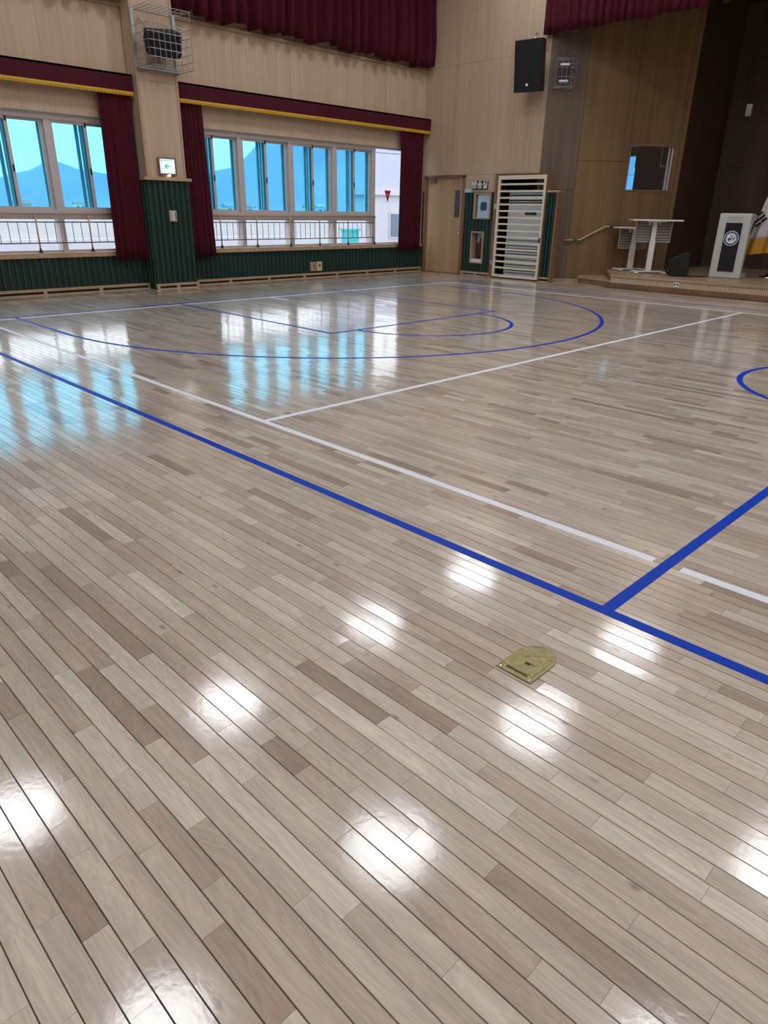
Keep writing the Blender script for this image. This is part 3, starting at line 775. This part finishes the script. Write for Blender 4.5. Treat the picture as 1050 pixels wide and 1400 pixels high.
# platform
st = thing('stage_platform', 'low wooden stage platform with a ribbed front', 'stage', kind='structure')
SX0, SY0 = -7.28, 13.88
ST1 = (-8.05, 15.07)
mp = [(SX0, SY0), (2*XC-SX0, SY0), (2*XC-P2[0], P2[1]), (5.25, 18.2), (1.05, 19.35), (-3.0, 19.35), (P3[0], P3[1]+.05), P2, ST1]
MB().prism([(x, y) for x, y in mp], .215, SZ).build('stage_deck', STEPWOOD, st)
MB().box(SX0, 2*XC-SX0, SY0-.025, SY0+.02, .215, SZ).build('nosing', STEPWOOD, st)
MB().box(SX0+.01, 2*XC-SX0-.01, SY0+.02, SY0+.05, 0, .215).build('riser_backing', BROWNTRIM, st)
MB().box(SX0, 2*XC-SX0, SY0, SY0+.02, .0, .095).build('kick_board', BROWNTRIM, st)
rm = MB().box(-.011, .011, 0, .02, .097, .213)
r0 = None; i = 0; xx = SX0+.02
while xx < SX0+300*.034:
    if r0 is None: r0 = rm.build('riser_rib', RIB, st); r = r0
    else: r = r0.copy(); COL.objects.link(r); r.parent = st
    r.location = (xx, SY0, 0); xx += .034
slab(ST1, (SX0, SY0), .12, .215, .02, BROWNTRIM, 'side_riser', st)
# lower step
sp_ = thing('stage_step', 'low wooden corner step between the stage and the splayed wall', 'step')
MB().prism([(SX0+.0, SY0-.02), ST1, (-8.42, 14.62), (-8.22, 14.18)][::-1], .105, .135).build('tread', STEPWOOD, sp_)
slab((-8.20, 14.19), (SX0, SY0), 0, .105, .02, BROWNTRIM, 'riser', sp_)
slab((-8.40, 14.6), (-8.20, 14.19), 0, .105, .02, BROWNTRIM, 'riser', sp_)
# stage valance
drape('stage_valance', 'maroon pleated valance hanging across the top of the stage opening', -9.30, -6.08, 4.62, 6.9, YW-.10, 'maroon stage valances', .06, .16, hem=.012, axis='x')
drape('stage_valance', 'maroon pleated valance on the far half of the stage opening', -4.6, 7.2, 4.62, 6.9, YW-.10, 'maroon stage valances', .06, .16, hem=.012, axis='x')
o = thing('stage_light', 'small black spotlight under the stage ceiling', 'light', (-6.55, 15.4, 5.02))
MB().lathe([(.10, -.02), (.12, 0), (.12, .22), (.07, .28)], (0, 0, 0), 16).build('can', BLACKP, o, smooth=True)
MB().tube([(0, 0, .28), (0, 0, SC-5.02)], .015).build('hanger', BLACKP, o)

# handrail on the splay
hr = thing('handrail', 'short beige wooden handrail fixed to the stage splay', 'handrail')
nn = Vector((math.sin(ang), -math.cos(ang)))*.06
def onw(t, z, off=1.0): p = lerp(P1, P2, t); return (p[0]+nn.x*off, p[1]+nn.y*off, z)
MB().tube([onw(-.05, .86), onw(.10, .87), onw(.335, 1.145), onw(.42, 1.15)], .021, 10).build('rail', BEIGE_TRIM, hr, smooth=True)
for t, z in ((.02, .865), (.11, .885), (.335, 1.145)):
    MB().tube([onw(t, z), onw(t, z-.07, .9), onw(t, z-.08, 0)], .010, 8).build('bracket', BROWNTRIM, hr, smooth=True)
    MB().tube([onw(t, z-.08, .12), onw(t, z-.08, -.02)], .032, 12).build('rosette', BROWNTRIM, hr, smooth=True)
GRN = mat('green_braille_label', (24, 92, 58), .5)
for t, z, in ((.05, .868), (.40, 1.149)): MB().tube([onw(t-.02, z), onw(t+.02, z)], .0225, 10).build('touch_label', GRN if t < .2 else BLACKP, hr)

# wall sensor on the back wall, floor outlet on stage riser
o = thing('wall_sensor', 'small pale box high on the dark stage back wall', 'device', (-6.80, 18.245, 3.58), .26)
MB().box(-.06, .06, -.05, 0, -.12, .12).build('case', WHITE, o, bevel=.01); MB().box(-.03, .05, -.07, -.05, -.09, .02).build('lens', OFFWHITE, o)
o = thing('outlet', 'white socket plate on the ribbed stage front', 'outlet', (-5.88, SY0, .16))
MB().box(-.06, .06, -.014, .0, -.045, .045).build('plate', WHITE, o, bevel=.003)
for q in (-.03, .03):
    k = MB().lathe([(.018, 0), (.018, .004)], (0, 0, 0), 12).build('socket', GREYB, o); k.rotation_euler = (PI/2, 0, 0); k.location = (q, -.013, 0)

# ------------------------------------------------------------------ things on the stage
MESHP = mat('grey_mesh_panel', (112, 104, 102), .6)
def desk(label, loc, rz, h, w, dp=.24):
    t = thing('standing_desk', label, 'desk', loc, rz, 'white standing desks on the stage')
    MB().box(-w/2, w/2, -dp, dp, h-.028, h).build('desk_top', WHITE, t, bevel=.008)
    MB().box(-.055, .055, -.035, .035, .05, h*.62).build('column', WHITE, t, bevel=.006)
    MB().box(-.045, .045, -.027, .027, h*.62, h-.03).build('inner_column', WHITE, t, bevel=.004)
    MB().box(-.18, .18, -.2, .2, h-.045, h-.028).build('top_bracket', WHITE, t)
    MB().box(-.30, .30, -.05, .05, .03, .05).box(-.32, -.24, -dp, dp, .012, .045).box(.24, .32, -dp, dp, .012, .045).build('base', WHITE, t, bevel=.004)
    p = MB(); pw, p0, p1 = w*.36, h-.43, h-.04
    p.box(-pw, pw, .055, .060, p0, p1)
    po = p.build('modesty_panel', MESHP, t)
    e = MB(); e.tube([(-pw, .057, p1), (-pw, .057, p0), (pw, .057, p0), (pw, .057, p1)], .007, 6); e.build('panel_rim', WHITE, po)
    for i in range(6):
        z = p0+.05+i*.055; MB().box(-pw+.02, pw-.02, .050, .055, z-.004, z+.004).build('panel_slot', PODW, po)
    for q in (-1, 1): MB().box(q*.10-.012, q*.10+.012, -.01, .06, h-.11, h-.04).build('panel_bracket', WHITE, t)
    for sx in (-.28, .28):
        for sy in (-dp+.03, dp-.03): MB().lathe([(.02, 0), (.02, .014)], (sx, sy, 0), 8).build('foot', BLACKP, t)
    return t
desk('taller white standing desk near the stage edge', (-6.93, 14.78, SZ), math.radians(38), 1.05, 1.0)
desk('shorter white standing desk by the splayed wall', (-7.55, 15.19, SZ), math.radians(51), .89, .86, .2)
# floor monitor
fm = thing('floor_monitor', 'black wedge loudspeaker standing on the stage floor', 'speaker', (-6.22, 14.66, SZ), math.radians(20))
prof = [(-.16, 0), (.16, 0), (.19, .06), (.16, .44), (.10, .46), (-.19, .33), (-.21, .10)]
MB().prism([(x, z) for x, z in prof][::-1], -.16, .16, 'y').build('cabinet', BLACKP, fm, bevel=.012)
MB().prism([(x*.86, .02+z*.9) for x, z in prof][::-1], -.168, -.158, 'y').build('grille', BLACKM, fm)
MB().tube([(-.2, -.06, .03), (-.235, -.06, .1), (-.235, -.06, .25), (-.2, -.06, .31)], .012, 8).build('carry_handle', BLACKP, fm, smooth=True)
o = MB().tube([(-6.06, 14.72, SZ+.012), (-5.95, 14.70, SZ+.012), (-5.85, 14.8, SZ+.012), (-5.78, 14.9, SZ+.012), (-5.76, 15.0, SZ+.012)], .011, 8).build('cable', BLACKP, None, smooth=True)
tag(o, 'black cable lying on the stage between the loudspeaker and the podium', 'cable')
# podium
pd = thing('podium', 'pale grey C-shaped podium with a black front panel and round emblem', 'podium', (-5.42, 14.98, SZ), math.radians(6))
side = [(-.04, 0), (.42, 0), (.42, .10), (.16, .10), (.10, .13), (.08, .2), (.10, .92), (.14, .99), (.22, 1.03), (.42, 1.10), (.42, 1.15), (.20, 1.185), (-.02, 1.19), (-.05, 1.17), (-.05, .03)]
MB().prism([(y, z) for y, z in side], -.29, .29, 'x').build('body', PODW, pd, bevel=.03)
MB().box(-.145, .155, -.062, -.048, .13, 1.02).build('front_panel', NAVY, pd, bevel=.003)
EMB_W = mat('emblem_white', (226, 232, 244), .4); EMB_B = mat('emblem_blue', (60, 74, 120), .4)
def disc(r0, r1, y0, y1, m, name, parent, c, n=32):
    b = MB()
    for k in range(n):
        a0, a1 = 2*PI*k/n, 2*PI*(k+1)/n
        q = lambda r, a: (c[0]+r*math.cos(a), c[1]+r*math.sin(a))
        b.hexa([(q(r0, a0)[0], y1, q(r0, a0)[1]), (q(r1, a0)[0], y1, q(r1, a0)[1]), (q(r1, a1)[0], y1, q(r1, a1)[1]), (q(r0, a1)[0], y1, q(r0, a1)[1])],
               [(q(r0, a0)[0], y0, q(r0, a0)[1]), (q(r1, a0)[0], y0, q(r1, a0)[1]), (q(r1, a1)[0], y0, q(r1, a1)[1]), (q(r0, a1)[0], y0, q(r0, a1)[1])])
    return b.build(name, m, parent)
em = disc(.0005, .135, -.066, -.062, EMB_W, 'emblem', pd, (0, .74))
disc(.095, .125, -.0675, -.066, EMB_B, 'emblem_ring', em, (0, .74))
MB().prism([(-.03+.028*math.cos(t), .72+.03*math.sin(t)) for t in [2*PI*i/14 for i in range(14)]][::-1], -.0675, -.066, 'y').build('emblem_mark', EMB_B, em)
for a, b, c_ in ((-.02, .03, .6), (.03, .75, .5)):
    MB().obox((a+.02, -.0668, .72+.03*c_), (.022, .0015, .075), M=Matrix.Rotation(c_, 3, 'Y')).build('emblem_mark', EMB_B, em)
MB().box(-.03, .03, -.0675, -.066, .785, .80).build('emblem_mark', EMB_B, em)
LETT = mat('podium_lettering_grey', (112, 116, 122), .5)
rr = random.Random(3)
for z, n, x0, cw_ in ((1.105, 9, -.155, .034), (1.062, 5, -.085, .034)):
    lt = MB()
    for i in range(n):                                                       # lettering too small to read in the photograph
        x = x0+i*cw_
        lt.box(x, x+.024, -.0525, -.049, z+.010, z+.014); lt.box(x+rr.uniform(.0, .018), x+.022, -.0525, -.049, z-.012, z-.008)
        u = x+rr.uniform(.002, .02); lt.box(u, u+.004, -.0525, -.049, z-.012, z+.014)
    lt.build('lettering', LETT, pd)
# flag on a pole
FLAGW = mat('flag_white', (206, 200, 204), .8); FRINGE = mat('flag_fringe_gold', (196, 144, 44), .7, noise=(90, .3), bump=.5)
FBLK = mat('flag_black', (16, 16, 20), .7); FRED = mat('flag_red', (176, 36, 52), .8); FBLU = mat('flag_blue', (30, 58, 130), .8)
fl = thing('flag', 'white national flag with black bars and gold fringe hanging from a pole on the stage', 'flag', (-4.89, 15.66, SZ))
MB().lathe([(.17, 0), (.16, .03), (.05, .05), (.03, .10)], (.03, .12, 0), 20).build('stand', CHROME, fl, smooth=True)
MB().tube([(.03, .12, .08), (.03, .12, 2.35)], .014, 10).build('pole', BRASS, fl, smooth=True)
MB().lathe([(.012, 0), (.045, .04), (.05, .08), (.03, .13), (.004, .15)], (.03, .12, 2.35), 14).build('finial', BRASS, fl, smooth=True)
def flag_pt(u, v, off=0):
    # u across the gathered cloth, v down; top gathered at the pole, flares out to the left-front lower down
    w = .09+.40*v
    a = -w + u*1.55*w
    fold = .055*math.sin(u*PI*5+.6)*(.35+.65*v) 
    return (a, -.03-.10*v+fold-off, 2.2 - v*1.75 + .10*(u-.35)*v)
def cloth(v0, v1, m, name, parent, nu=44, nv=20, u0=0, u1=1, off=0, th=.006):
    b = MB()
    for i in range(nv+1):
        for k in range(nu+1): b.v.append(flag_pt(u0+(u1-u0)*k/nu, v0+(v1-v0)*i/nv, off))
    for i in range(nv):
        for k in range(nu):
            a = i*(nu+1)+k; b.f.append((a, a+nu+1, a+nu+2, a+1))
    o = b.build(name, m, parent, smooth=True)
    md = o.modifiers.new('thick', 'SOLIDIFY'); md.thickness = th; md.offset = 0
    return o
fc = cloth(0, .84, FLAGW, 'cloth', fl)
cloth(.84, 1.0, FRINGE, 'fringe', fl, th=.02)
cloth(.36, .46, FRED, 'red_half', fc, 14, 4, .62, .86, .006, .002); cloth(.46, .56, FBLU, 'blue_half', fc, 14, 4, .62, .86, .006, .002)
# trigram near the lower corner of the cloth: three bars, two of them broken
def bar(c, ax, L, w, name='trigram_bar'):
    M3 = Matrix.Rotation(ax, 3, 'Y')
    MB().obox(c, (L, .006, w), M=M3).build(name, FBLK, fl)
tx, tz, ta = -.27, 1.09, -math.radians(42)
for i in (-1, 0, 1):
    px_, pz_ = math.sin(-ta)*.072*i, -math.cos(ta)*.072*i
    cx, cz = tx - px_, tz - pz_
    if i == 0: bar((cx, -.19, cz), ta, .25, .044)
    else:
        for s_ in (-1, 1): bar((cx+s_*.066*math.cos(ta), -.19, cz-s_*.066*math.sin(ta)), ta, .112, .044)

# ------------------------------------------------------------------ loudspeakers, cages, exit sign, plates
def wire_cage(name, label, loc, rz, W, D, H, nx, nz, group=None, split=None, plate=True, r=.004):
    """cage on a wall: local x along wall, -y outwards"""
    c = thing(name, label, 'cage', loc, rz, group)
    fz = H if split is None else split
    f = MB()
    for i in range(nx+1): f.tube([(-W/2+W*i/nx, -D, 0), (-W/2+W*i/nx, -D, fz)], r, 5)
    for i in range(nz+1): f.tube([(-W/2, -D, fz*i/nz), (W/2, -D, fz*i/nz)], r, 5)
    f.build('front_grid', STEEL, c)
    for sgn in (-1, 1):
        s = MB(); x = sgn*W/2
        for i in range(nz+1): s.tube([(x, 0, fz*i/nz), (x, -D, fz*i/nz)], r, 5)
        for i in range(4): s.tube([(x, -D*i/3, 0), (x, -D*i/3, H if i in (0, 3) else fz)], r, 5)
        s.build('side_grid', STEEL, c)
    t = MB()
    for i in range(nx+1): t.tube([(-W/2+W*i/nx, 0, H), (-W/2+W*i/nx, -D, H)], r, 5)
    for i in range(4): t.tube([(-W/2, -D*i/3, H), (W/2, -D*i/3, H)], r, 5)
    t.tube([(-W/2, -D, H-.09), (W/2, -D, H-.09)], r, 5)
    t.build('top_grid', STEEL, c)
    b = MB()
    for i in range(nx+1): b.tube([(-W/2+W*i/nx, 0, 0), (-W/2+W*i/nx, -D, 0)], r, 5)
    for i in range(4): b.tube([(-W/2, -D*i/3, 0), (W/2, -D*i/3, 0)], r, 5)
    b.build('bottom_grid', STEEL, c)
    if plate:
        MB().box(-W/2-.01, -W/2+.04, -.02, .0, -.02, H+.02).build('back_rail', STEEL, c); MB().box(W/2-.04, W/2+.01, -.02, .0, -.02, H+.02).build('back_rail', STEEL, c)
        MB().box(-W/2, W/2, -.1, 0, -.01, .012).build('back_plate', STEEL, c)
    return c
wire_cage('wire_cage', 'galvanised wire cage around the loudspeaker high on the pillar', (PXF+.01, 6.74, 3.46), PI/2, .76, .50, .80, 8, 5, split=.56)
ps = thing('pillar_speaker', 'black loudspeaker inside the wire cage on the pillar', 'speaker', (PXF+.27, 6.74, 3.80), PI/2)
tl = Matrix.Rotation(math.radians(20), 3, 'X') @ Matrix.Rotation(math.radians(-6), 3, 'Y')
def tilted(mb): mb.v = [tuple(tl @ Vector(p)) for p in mb.v]; return mb
prof = [(-.30, .17), (-.27, .19), (.27, .19), (.30, .16), (.30, -.1), (.26, -.17), (-.22, -.17), (-.27, -.12)]
tilted(MB().prism([(x*.9, z) for x, z in prof][::-1], -.13, .13, 'y')).build('cabinet', BLACKP, ps, bevel=.01)
tilted(MB().box(-.24, .24, -.142, -.13, -.145, .15)).build('grille', BLACKM, ps)
tilted(MB().box(.18, .20, -.146, -.142, -.10, -.07)).build('badge', CHROME, ps)
tilted(MB().box(-.31, -.26, -.05, .05, .0, .10)).build('end_cap', BLACKP, ps)
MB().tube([(-.2, 0, .1), (-.25, .12, .25), (-.25, .26, .36)], .010, 8).build('suspension_cable', STEEL, ps)
MB().box(-.05, .05, .05, .26, -.02, .02).build('wall_bracket', BLACKP, ps)
# big PA speaker on the beige wall
pa = thing('pa_speaker', 'large black loudspeaker hung on the beige wall beside the stage', 'speaker', (-9.36, YW-.34, 4.08), math.radians(9))
t2 = Matrix.Rotation(math.radians(7), 3, 'X')
def til2(mb): mb.v = [tuple(t2 @ Vector(p)) for p in mb.v]; return mb
til2(MB().prism([(-.30, -.2), (.30, -.2), (.20, .17), (-.20, .17)], -.44, .44, 'z')).build('cabinet', BLACKP, pa, bevel=.01)
til2(MB().box(-.285, .285, -.212, -.2, -.425, .425)).build('grille', BLACKM, pa)
k = MB().lathe([(.024, 0), (.024, .006)], (0, 0, 0), 16).build('badge', SIGNW, pa); k.rotation_euler = (PI/2, 0, 0); k.location = (0, -.178, -.345)
MB().tube([(0, 0, .42), (0, .0, .52), (.0, .1, .56)], .016, 8).tube([(-.03, 0, .46), (.03, 0, .46)], .012, 8).build('eye_bolt', CHROME, pa)
MB().box(-.05, .05, .1, .325, -.05, .05).build('wall_bracket', BLACKP, pa)
# small caged speaker on the grey-brown column
ca = math.atan2(P1[1]-P0[1], P1[0]-P0[0]); mid = lerp(P0, P1, .5)
wire_cage('wire_cage', 'small galvanised wire cage on the grey-brown column beside the large loudspeaker', (mid[0]-.08+math.sin(ca)*.012, mid[1]-.09-math.cos(ca)*.012, 3.72), ca, .40, .30, .48, 4, 3, plate=False)
ss = thing('column_speaker', 'small black loudspeaker with pale ends inside the wire cage on the grey-brown column', 'speaker', (mid[0]-.08+math.sin(ca)*.15, mid[1]-.09-math.cos(ca)*.15, 3.79), ca-.3)
MB().box(-.08, .08, -.08, .08, .05, .29).build('cabinet', BLACKP, ss, bevel=.01)
MB().box(-.09, .09, -.09, .09, .29, .33).build('end_cap', WHITE, ss, bevel=.008); MB().box(-.09, .09, -.09, .09, .01, .05).build('end_cap', WHITE, ss, bevel=.008)
MB().box(-.02, .02, .06, .15, .15, .19).build('wall_bracket', BLACKP, ss)
# exit sign
LIT = mat('lit_sign_face', (220, 236, 246), .4, emit=(206, 232, 248), estr=.85); LITG = mat('lit_sign_green', (20, 170, 110), .4, emit=(20, 180, 110), estr=.6)
ex = thing('exit_sign', 'lit square exit sign with a green arrow on the pillar', 'sign', (PXF+.008, 6.725, 1.90))
MB().box(0, .055, -.165, -.145, 0, .27).box(0, .055, .145, .165, 0, .27).box(0, .055, -.145, .145, .25, .27).box(0, .055, -.145, .145, 0, .025).build('frame', BROWNTRIM, ex)
fa = MB().box(.01, .035, -.145, .145, .025, .25).build('lit_face', LIT, ex)
ar = MB(); ar.prism([(-.055, .135), (.005, .185), (.005, .16), (-.02, .143), (.06, .143), (.06, .127), (-.02, .127), (.005, .11), (.005, .085)], .035, .037, 'x'); ar.build('arrow', LITG, fa)
MB().box(.035, .038, -.11, -.105, .03, .245).box(.035, .038, -.13, .13, .222, .226).build('face_line', BROWNTRIM, fa)
LAMP = mat('tiny_lamp', (255, 250, 235), .4, emit=(255, 246, 224), estr=4)
MB().lathe([(.022, -.03), (.028, -.012), (.02, 0)], (.04, .02, .012), 12).build('test_lamp', LAMP, ex)
# switch plate on pillar, outlets on dado
sw = thing('switch_box', 'beige thermostat box on the green foot of the pillar', 'switch', (PXF+.018, 6.745, 1.24))
PLATE = mat('aged_plate', (188, 176, 160), .5)
MB().box(0, .04, -.07, .07, -.09, .09).build('case', PLATE, sw, bevel=.008); MB().box(.04, .048, -.02, .02, -.065, .06).build('rocker', OFFWHITE, sw); MB().box(.038, .043, .03, .055, -.06, .06).build('side_strip', BROWNTRIM, sw)
def outlet(yy, label, dark):
    o = thing('wall_box', label, 'outlet', (XW+.0, yy, .235))
    MB().box(0, .05, -.075, .075, -.095, .095).build('case', mat('wall_box_cream', (206, 188, 158), .5) if dark else mat('wall_box_grey', (170, 148, 142), .5), o, bevel=.006)
    if dark:
        k = MB().lathe([(.034, 0), (.034, .006)], (0, 0, 0), 16).build('socket', BROWNTRIM, o); k.rotation_euler = (0, PI/2, 0); k.location = (.048, .0, .02)
    else: MB().box(.05, .056, .0, .035, -.055, .06).build('cover_flap', BROWNTRIM, o)
outlet(10.37, 'cream socket box with a dark round socket low on the green dado', True)
outlet(10.20, 'greyish box with a brown flap low on the green dado', False)

# brass floor plate
bf = thing('floor_socket_cover', 'brass D-shaped floor socket cover lying in the maple boards', 'floor plate', (-.985, 1.60, .0006))
hw, ln = .068, .205
dpoly = [(-hw, 0), (hw, 0), (hw, ln-.085)] + [(hw*math.cos(t), ln-.085+.085*math.sin(t)) for t in [PI*i/20 for i in range(1, 20)]] + [(-hw, ln-.085)]
pt = MB().prism(dpoly, 0, .0035).build('plate', BRASS, bf, bevel=.0012)
MB().prism([(x*.80, .03+(y_)*.80) for x, y_ in dpoly], .0035, .0046).build('lid', BRASS, bf, bevel=.0006)
MB().box(-.042, .038, .020, .0245, .0035, .0050).build('hinge_slot', BRASS_DK, bf)
MB().box(-.008, .010, .075, .086, .0046, .0056).box(.010, .024, .083, .086, .0046, .0056).build('lift_catch', BRASS_DK, bf)
for x, y_ in ((-.056, .012), (.056, .012), (.02, .19)): MB().lathe([(.005, .0035), (.005, .0047), (.002, .0052)], (x, y_, 0), 10).build('screw', CHROME, bf)

# ------------------------------------------------------------------ rest of the hall (behind and beside the camera), ceiling, lamps
o = MB().box(XW-.4, XE, YS-.15, YS, 0, ZC).build('wall_front', BEIGE); tag(o, 'plain beige wood wall behind the viewer', 'wall', kind='structure')
o = MB().box(XE, XE+.15, YS-.15, YW+.2, 0, ZC).build('wall_right', BEIGE); tag(o, 'plain beige wood wall opposite the windows', 'wall', kind='structure')
o = MB().box(XW-.4, XE+.15, YS-.15, YW+.2, ZC, ZC+.1).build('ceiling', CEIL); tag(o, 'pale boarded ceiling of the hall', 'ceiling', kind='structure')
LEDM = mat('led_panel', (255, 255, 255), .4, emit=(248, 250, 255), estr=LAMP_STRENGTH)
proto = thing('ceiling_lamp', '', 'lamp', (-9.07, 1.55, ZC), group='round panel lamps on the hall ceiling')
MB().lathe([(.60, -.06), (.63, -.055), (.63, -.02), (.55, 0)], (0, 0, 0), 32).build('housing', WHITE, proto)
MB().lathe([(.50, -.075), (.58, -.068), (.59, -.058)], (0, 0, 0), 32).build('diffuser', LEDM, proto)
ORD = ['nearest', 'second', 'third', 'fourth', 'last']
for ix, x in enumerate((-9.07, -4.88, -.72, 3.45, 7.6)):
    for iy, y_ in enumerate((12.3, 8.78, 5.16, 1.55)):
        c = proto if (ix, iy) == (0, 3) else copy_tree(proto)
        c.location = (x, y_, ZC)
        c['label'] = 'round white ceiling lamp, %s row from the window wall, %s from the stage wall' % (ORD[ix], ORD[iy])

# ------------------------------------------------------------------ outdoors: ground, hills, buildings
FIELD = mat('field_ground', (142, 142, 148), .9, noise=(.08, .25))
o = MB().box(-900, -12.96, -600, 900, -1.0, -.9).build('ground_outdoor', FIELD); tag(o, 'pale open ground outside the windows', 'ground', kind='structure')
HILL = mat('hazy_wooded_hill', (158, 160, 182), .95, spec=0, noise=(.02, .25))  # pale bluish distance haze is mixed into the hills' base colour
def hill(name, label, c, a, b_, h, seed):
    r = random.Random(seed); n, rg = 64, 16; ph = [r.uniform(0, 6.28) for _ in range(8)]
    bm = MB()
    for i in range(rg+1):
        t = i/rg
        for k in range(n):
            th = 2*PI*k/n; rad = t
            bump = 1+.16*math.sin(3*th+ph[0])+.10*math.sin(7*th+ph[1])+.06*math.sin(13*th+ph[2])
            x = c[0]+a*rad*bump*math.cos(th); y = c[1]+b_*rad*bump*math.sin(th)
            z = h*(math.cos(min(1, rad)*PI)*.5+.5)*(1+.13*math.sin(y*.03+ph[3])+.08*math.sin(y*.09+ph[4]+x*.05)+.05*math.sin(y*.21+ph[5])) - 1
            bm.v.append((x, y, z))
    for i in range(rg):
        for k in range(n): bm.f.append((i*n+k, i*n+(k+1) % n, (i+1)*n+(k+1) % n, (i+1)*n+k))
    o = bm.build(name, HILL, None, smooth=True); return tag(o, label, 'hill', 'hazy hills beyond the windows')
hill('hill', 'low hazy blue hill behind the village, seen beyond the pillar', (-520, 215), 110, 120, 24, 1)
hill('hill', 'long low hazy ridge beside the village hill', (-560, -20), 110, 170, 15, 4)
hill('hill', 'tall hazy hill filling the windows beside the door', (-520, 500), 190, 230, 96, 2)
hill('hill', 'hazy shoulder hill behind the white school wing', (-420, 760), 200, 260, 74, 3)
BWALL = mat('building_white', (196, 194, 204), .8, noise=(1, .04)); BROOF = mat('building_grey_roof', (150, 152, 162), .7); BGLASS = mat('building_window', (92, 112, 132), .2)
def house(label, x0, x1, y0, y1, h, wins, roof='flat', base=-.9, m=BWALL, rm=None):
    b = thing('house', label, 'building', ((x0+x1)/2, (y0+y1)/2, base))
    w, d_ = (x1-x0)/2, (y1-y0)/2
    MB().box(-w, w, -d_, d_, 0, h).build('walls', m, b)
    if roof == 'flat': MB().box(-w-.2, w+.2, -d_-.2, d_+.2, h, h+.35).build('parapet', BWALL, b)
    else: MB().prism([(-w-.4, h), (w+.4, h), (0, h+w*.7)], -d_-.4, d_+.4, 'y').build('roof', rm or BROOF, b)
    k = wins
    for i in range(k):
        yy = -d_+2*d_*(i+.5)/k; ww = d_/k*.55
        f = MB().box(w, w+.05, yy-ww, yy+ww, h*.35, h*.75).build('window', BWALL, b)
        MB().box(w+.05, w+.08, yy-ww+.08, yy+ww-.08, h*.35+.08, h*.75-.08).build('pane', BGLASS, f)
    return b
house('white flat-roofed school wing outside the red triangle pane', -27.5, -26, 25.2, 47, 3.0, 5)
rr = random.Random(11)
WC = [('white', (230, 228, 226)), ('cream', (222, 208, 180)), ('pale pink', (222, 192, 188)), ('grey', (190, 192, 198)), ('pale blue', (172, 194, 214))]
RC = [('grey gable roof', (170, 172, 182)), ('blue gable roof', (140, 162, 190)), ('red gable roof', (190, 140, 134))]
for i in range(14):
    yy = 60+i*17+rr.uniform(-5, 5); xx = -300+rr.uniform(-40, 40); hh = rr.uniform(2.6, 3.8); ww = rr.uniform(2.2, 3.8)
    wc, rc = WC[i % 5], RC[i % 3]
    o = house('%s village house with a %s far outside the windows' % (wc[0], rc[0]), xx-ww*.6, xx+ww*.6, yy-ww, yy+ww, hh, 2, 'gable', m=mat('house_wall', wc[1], .8), rm=mat('house_roof', rc[1], .7))
    o['group'] = 'village houses outside the windows'
o = MB().box(-30.3, -30, -60, 23, -.9, .15).build('boundary_wall', BWALL); tag(o, 'long low white boundary wall outside the windows', 'wall')
TURQ = mat('turquoise_paint', (40, 178, 186), .5)
o = thing('utility_box', 'small turquoise utility box outside the windows near the school wing', 'box', (-22, 19.95, -.9))
MB().box(-.25, .25, -.25, .25, 0, 1.55).build('case', TURQ, o); MB().box(-.3, .3, -.3, .3, 1.55, 1.63).build('lid', TURQ, o)
o = MB().tube([(-70, -60+i*12, 8.6-.5*math.sin(PI*((i*12) % 48)/48)) for i in range(22)], .035, 5).build('overhead_wire', BLACKP, None); tag(o, 'thin overhead wire crossing the sky outside the windows', 'wire')
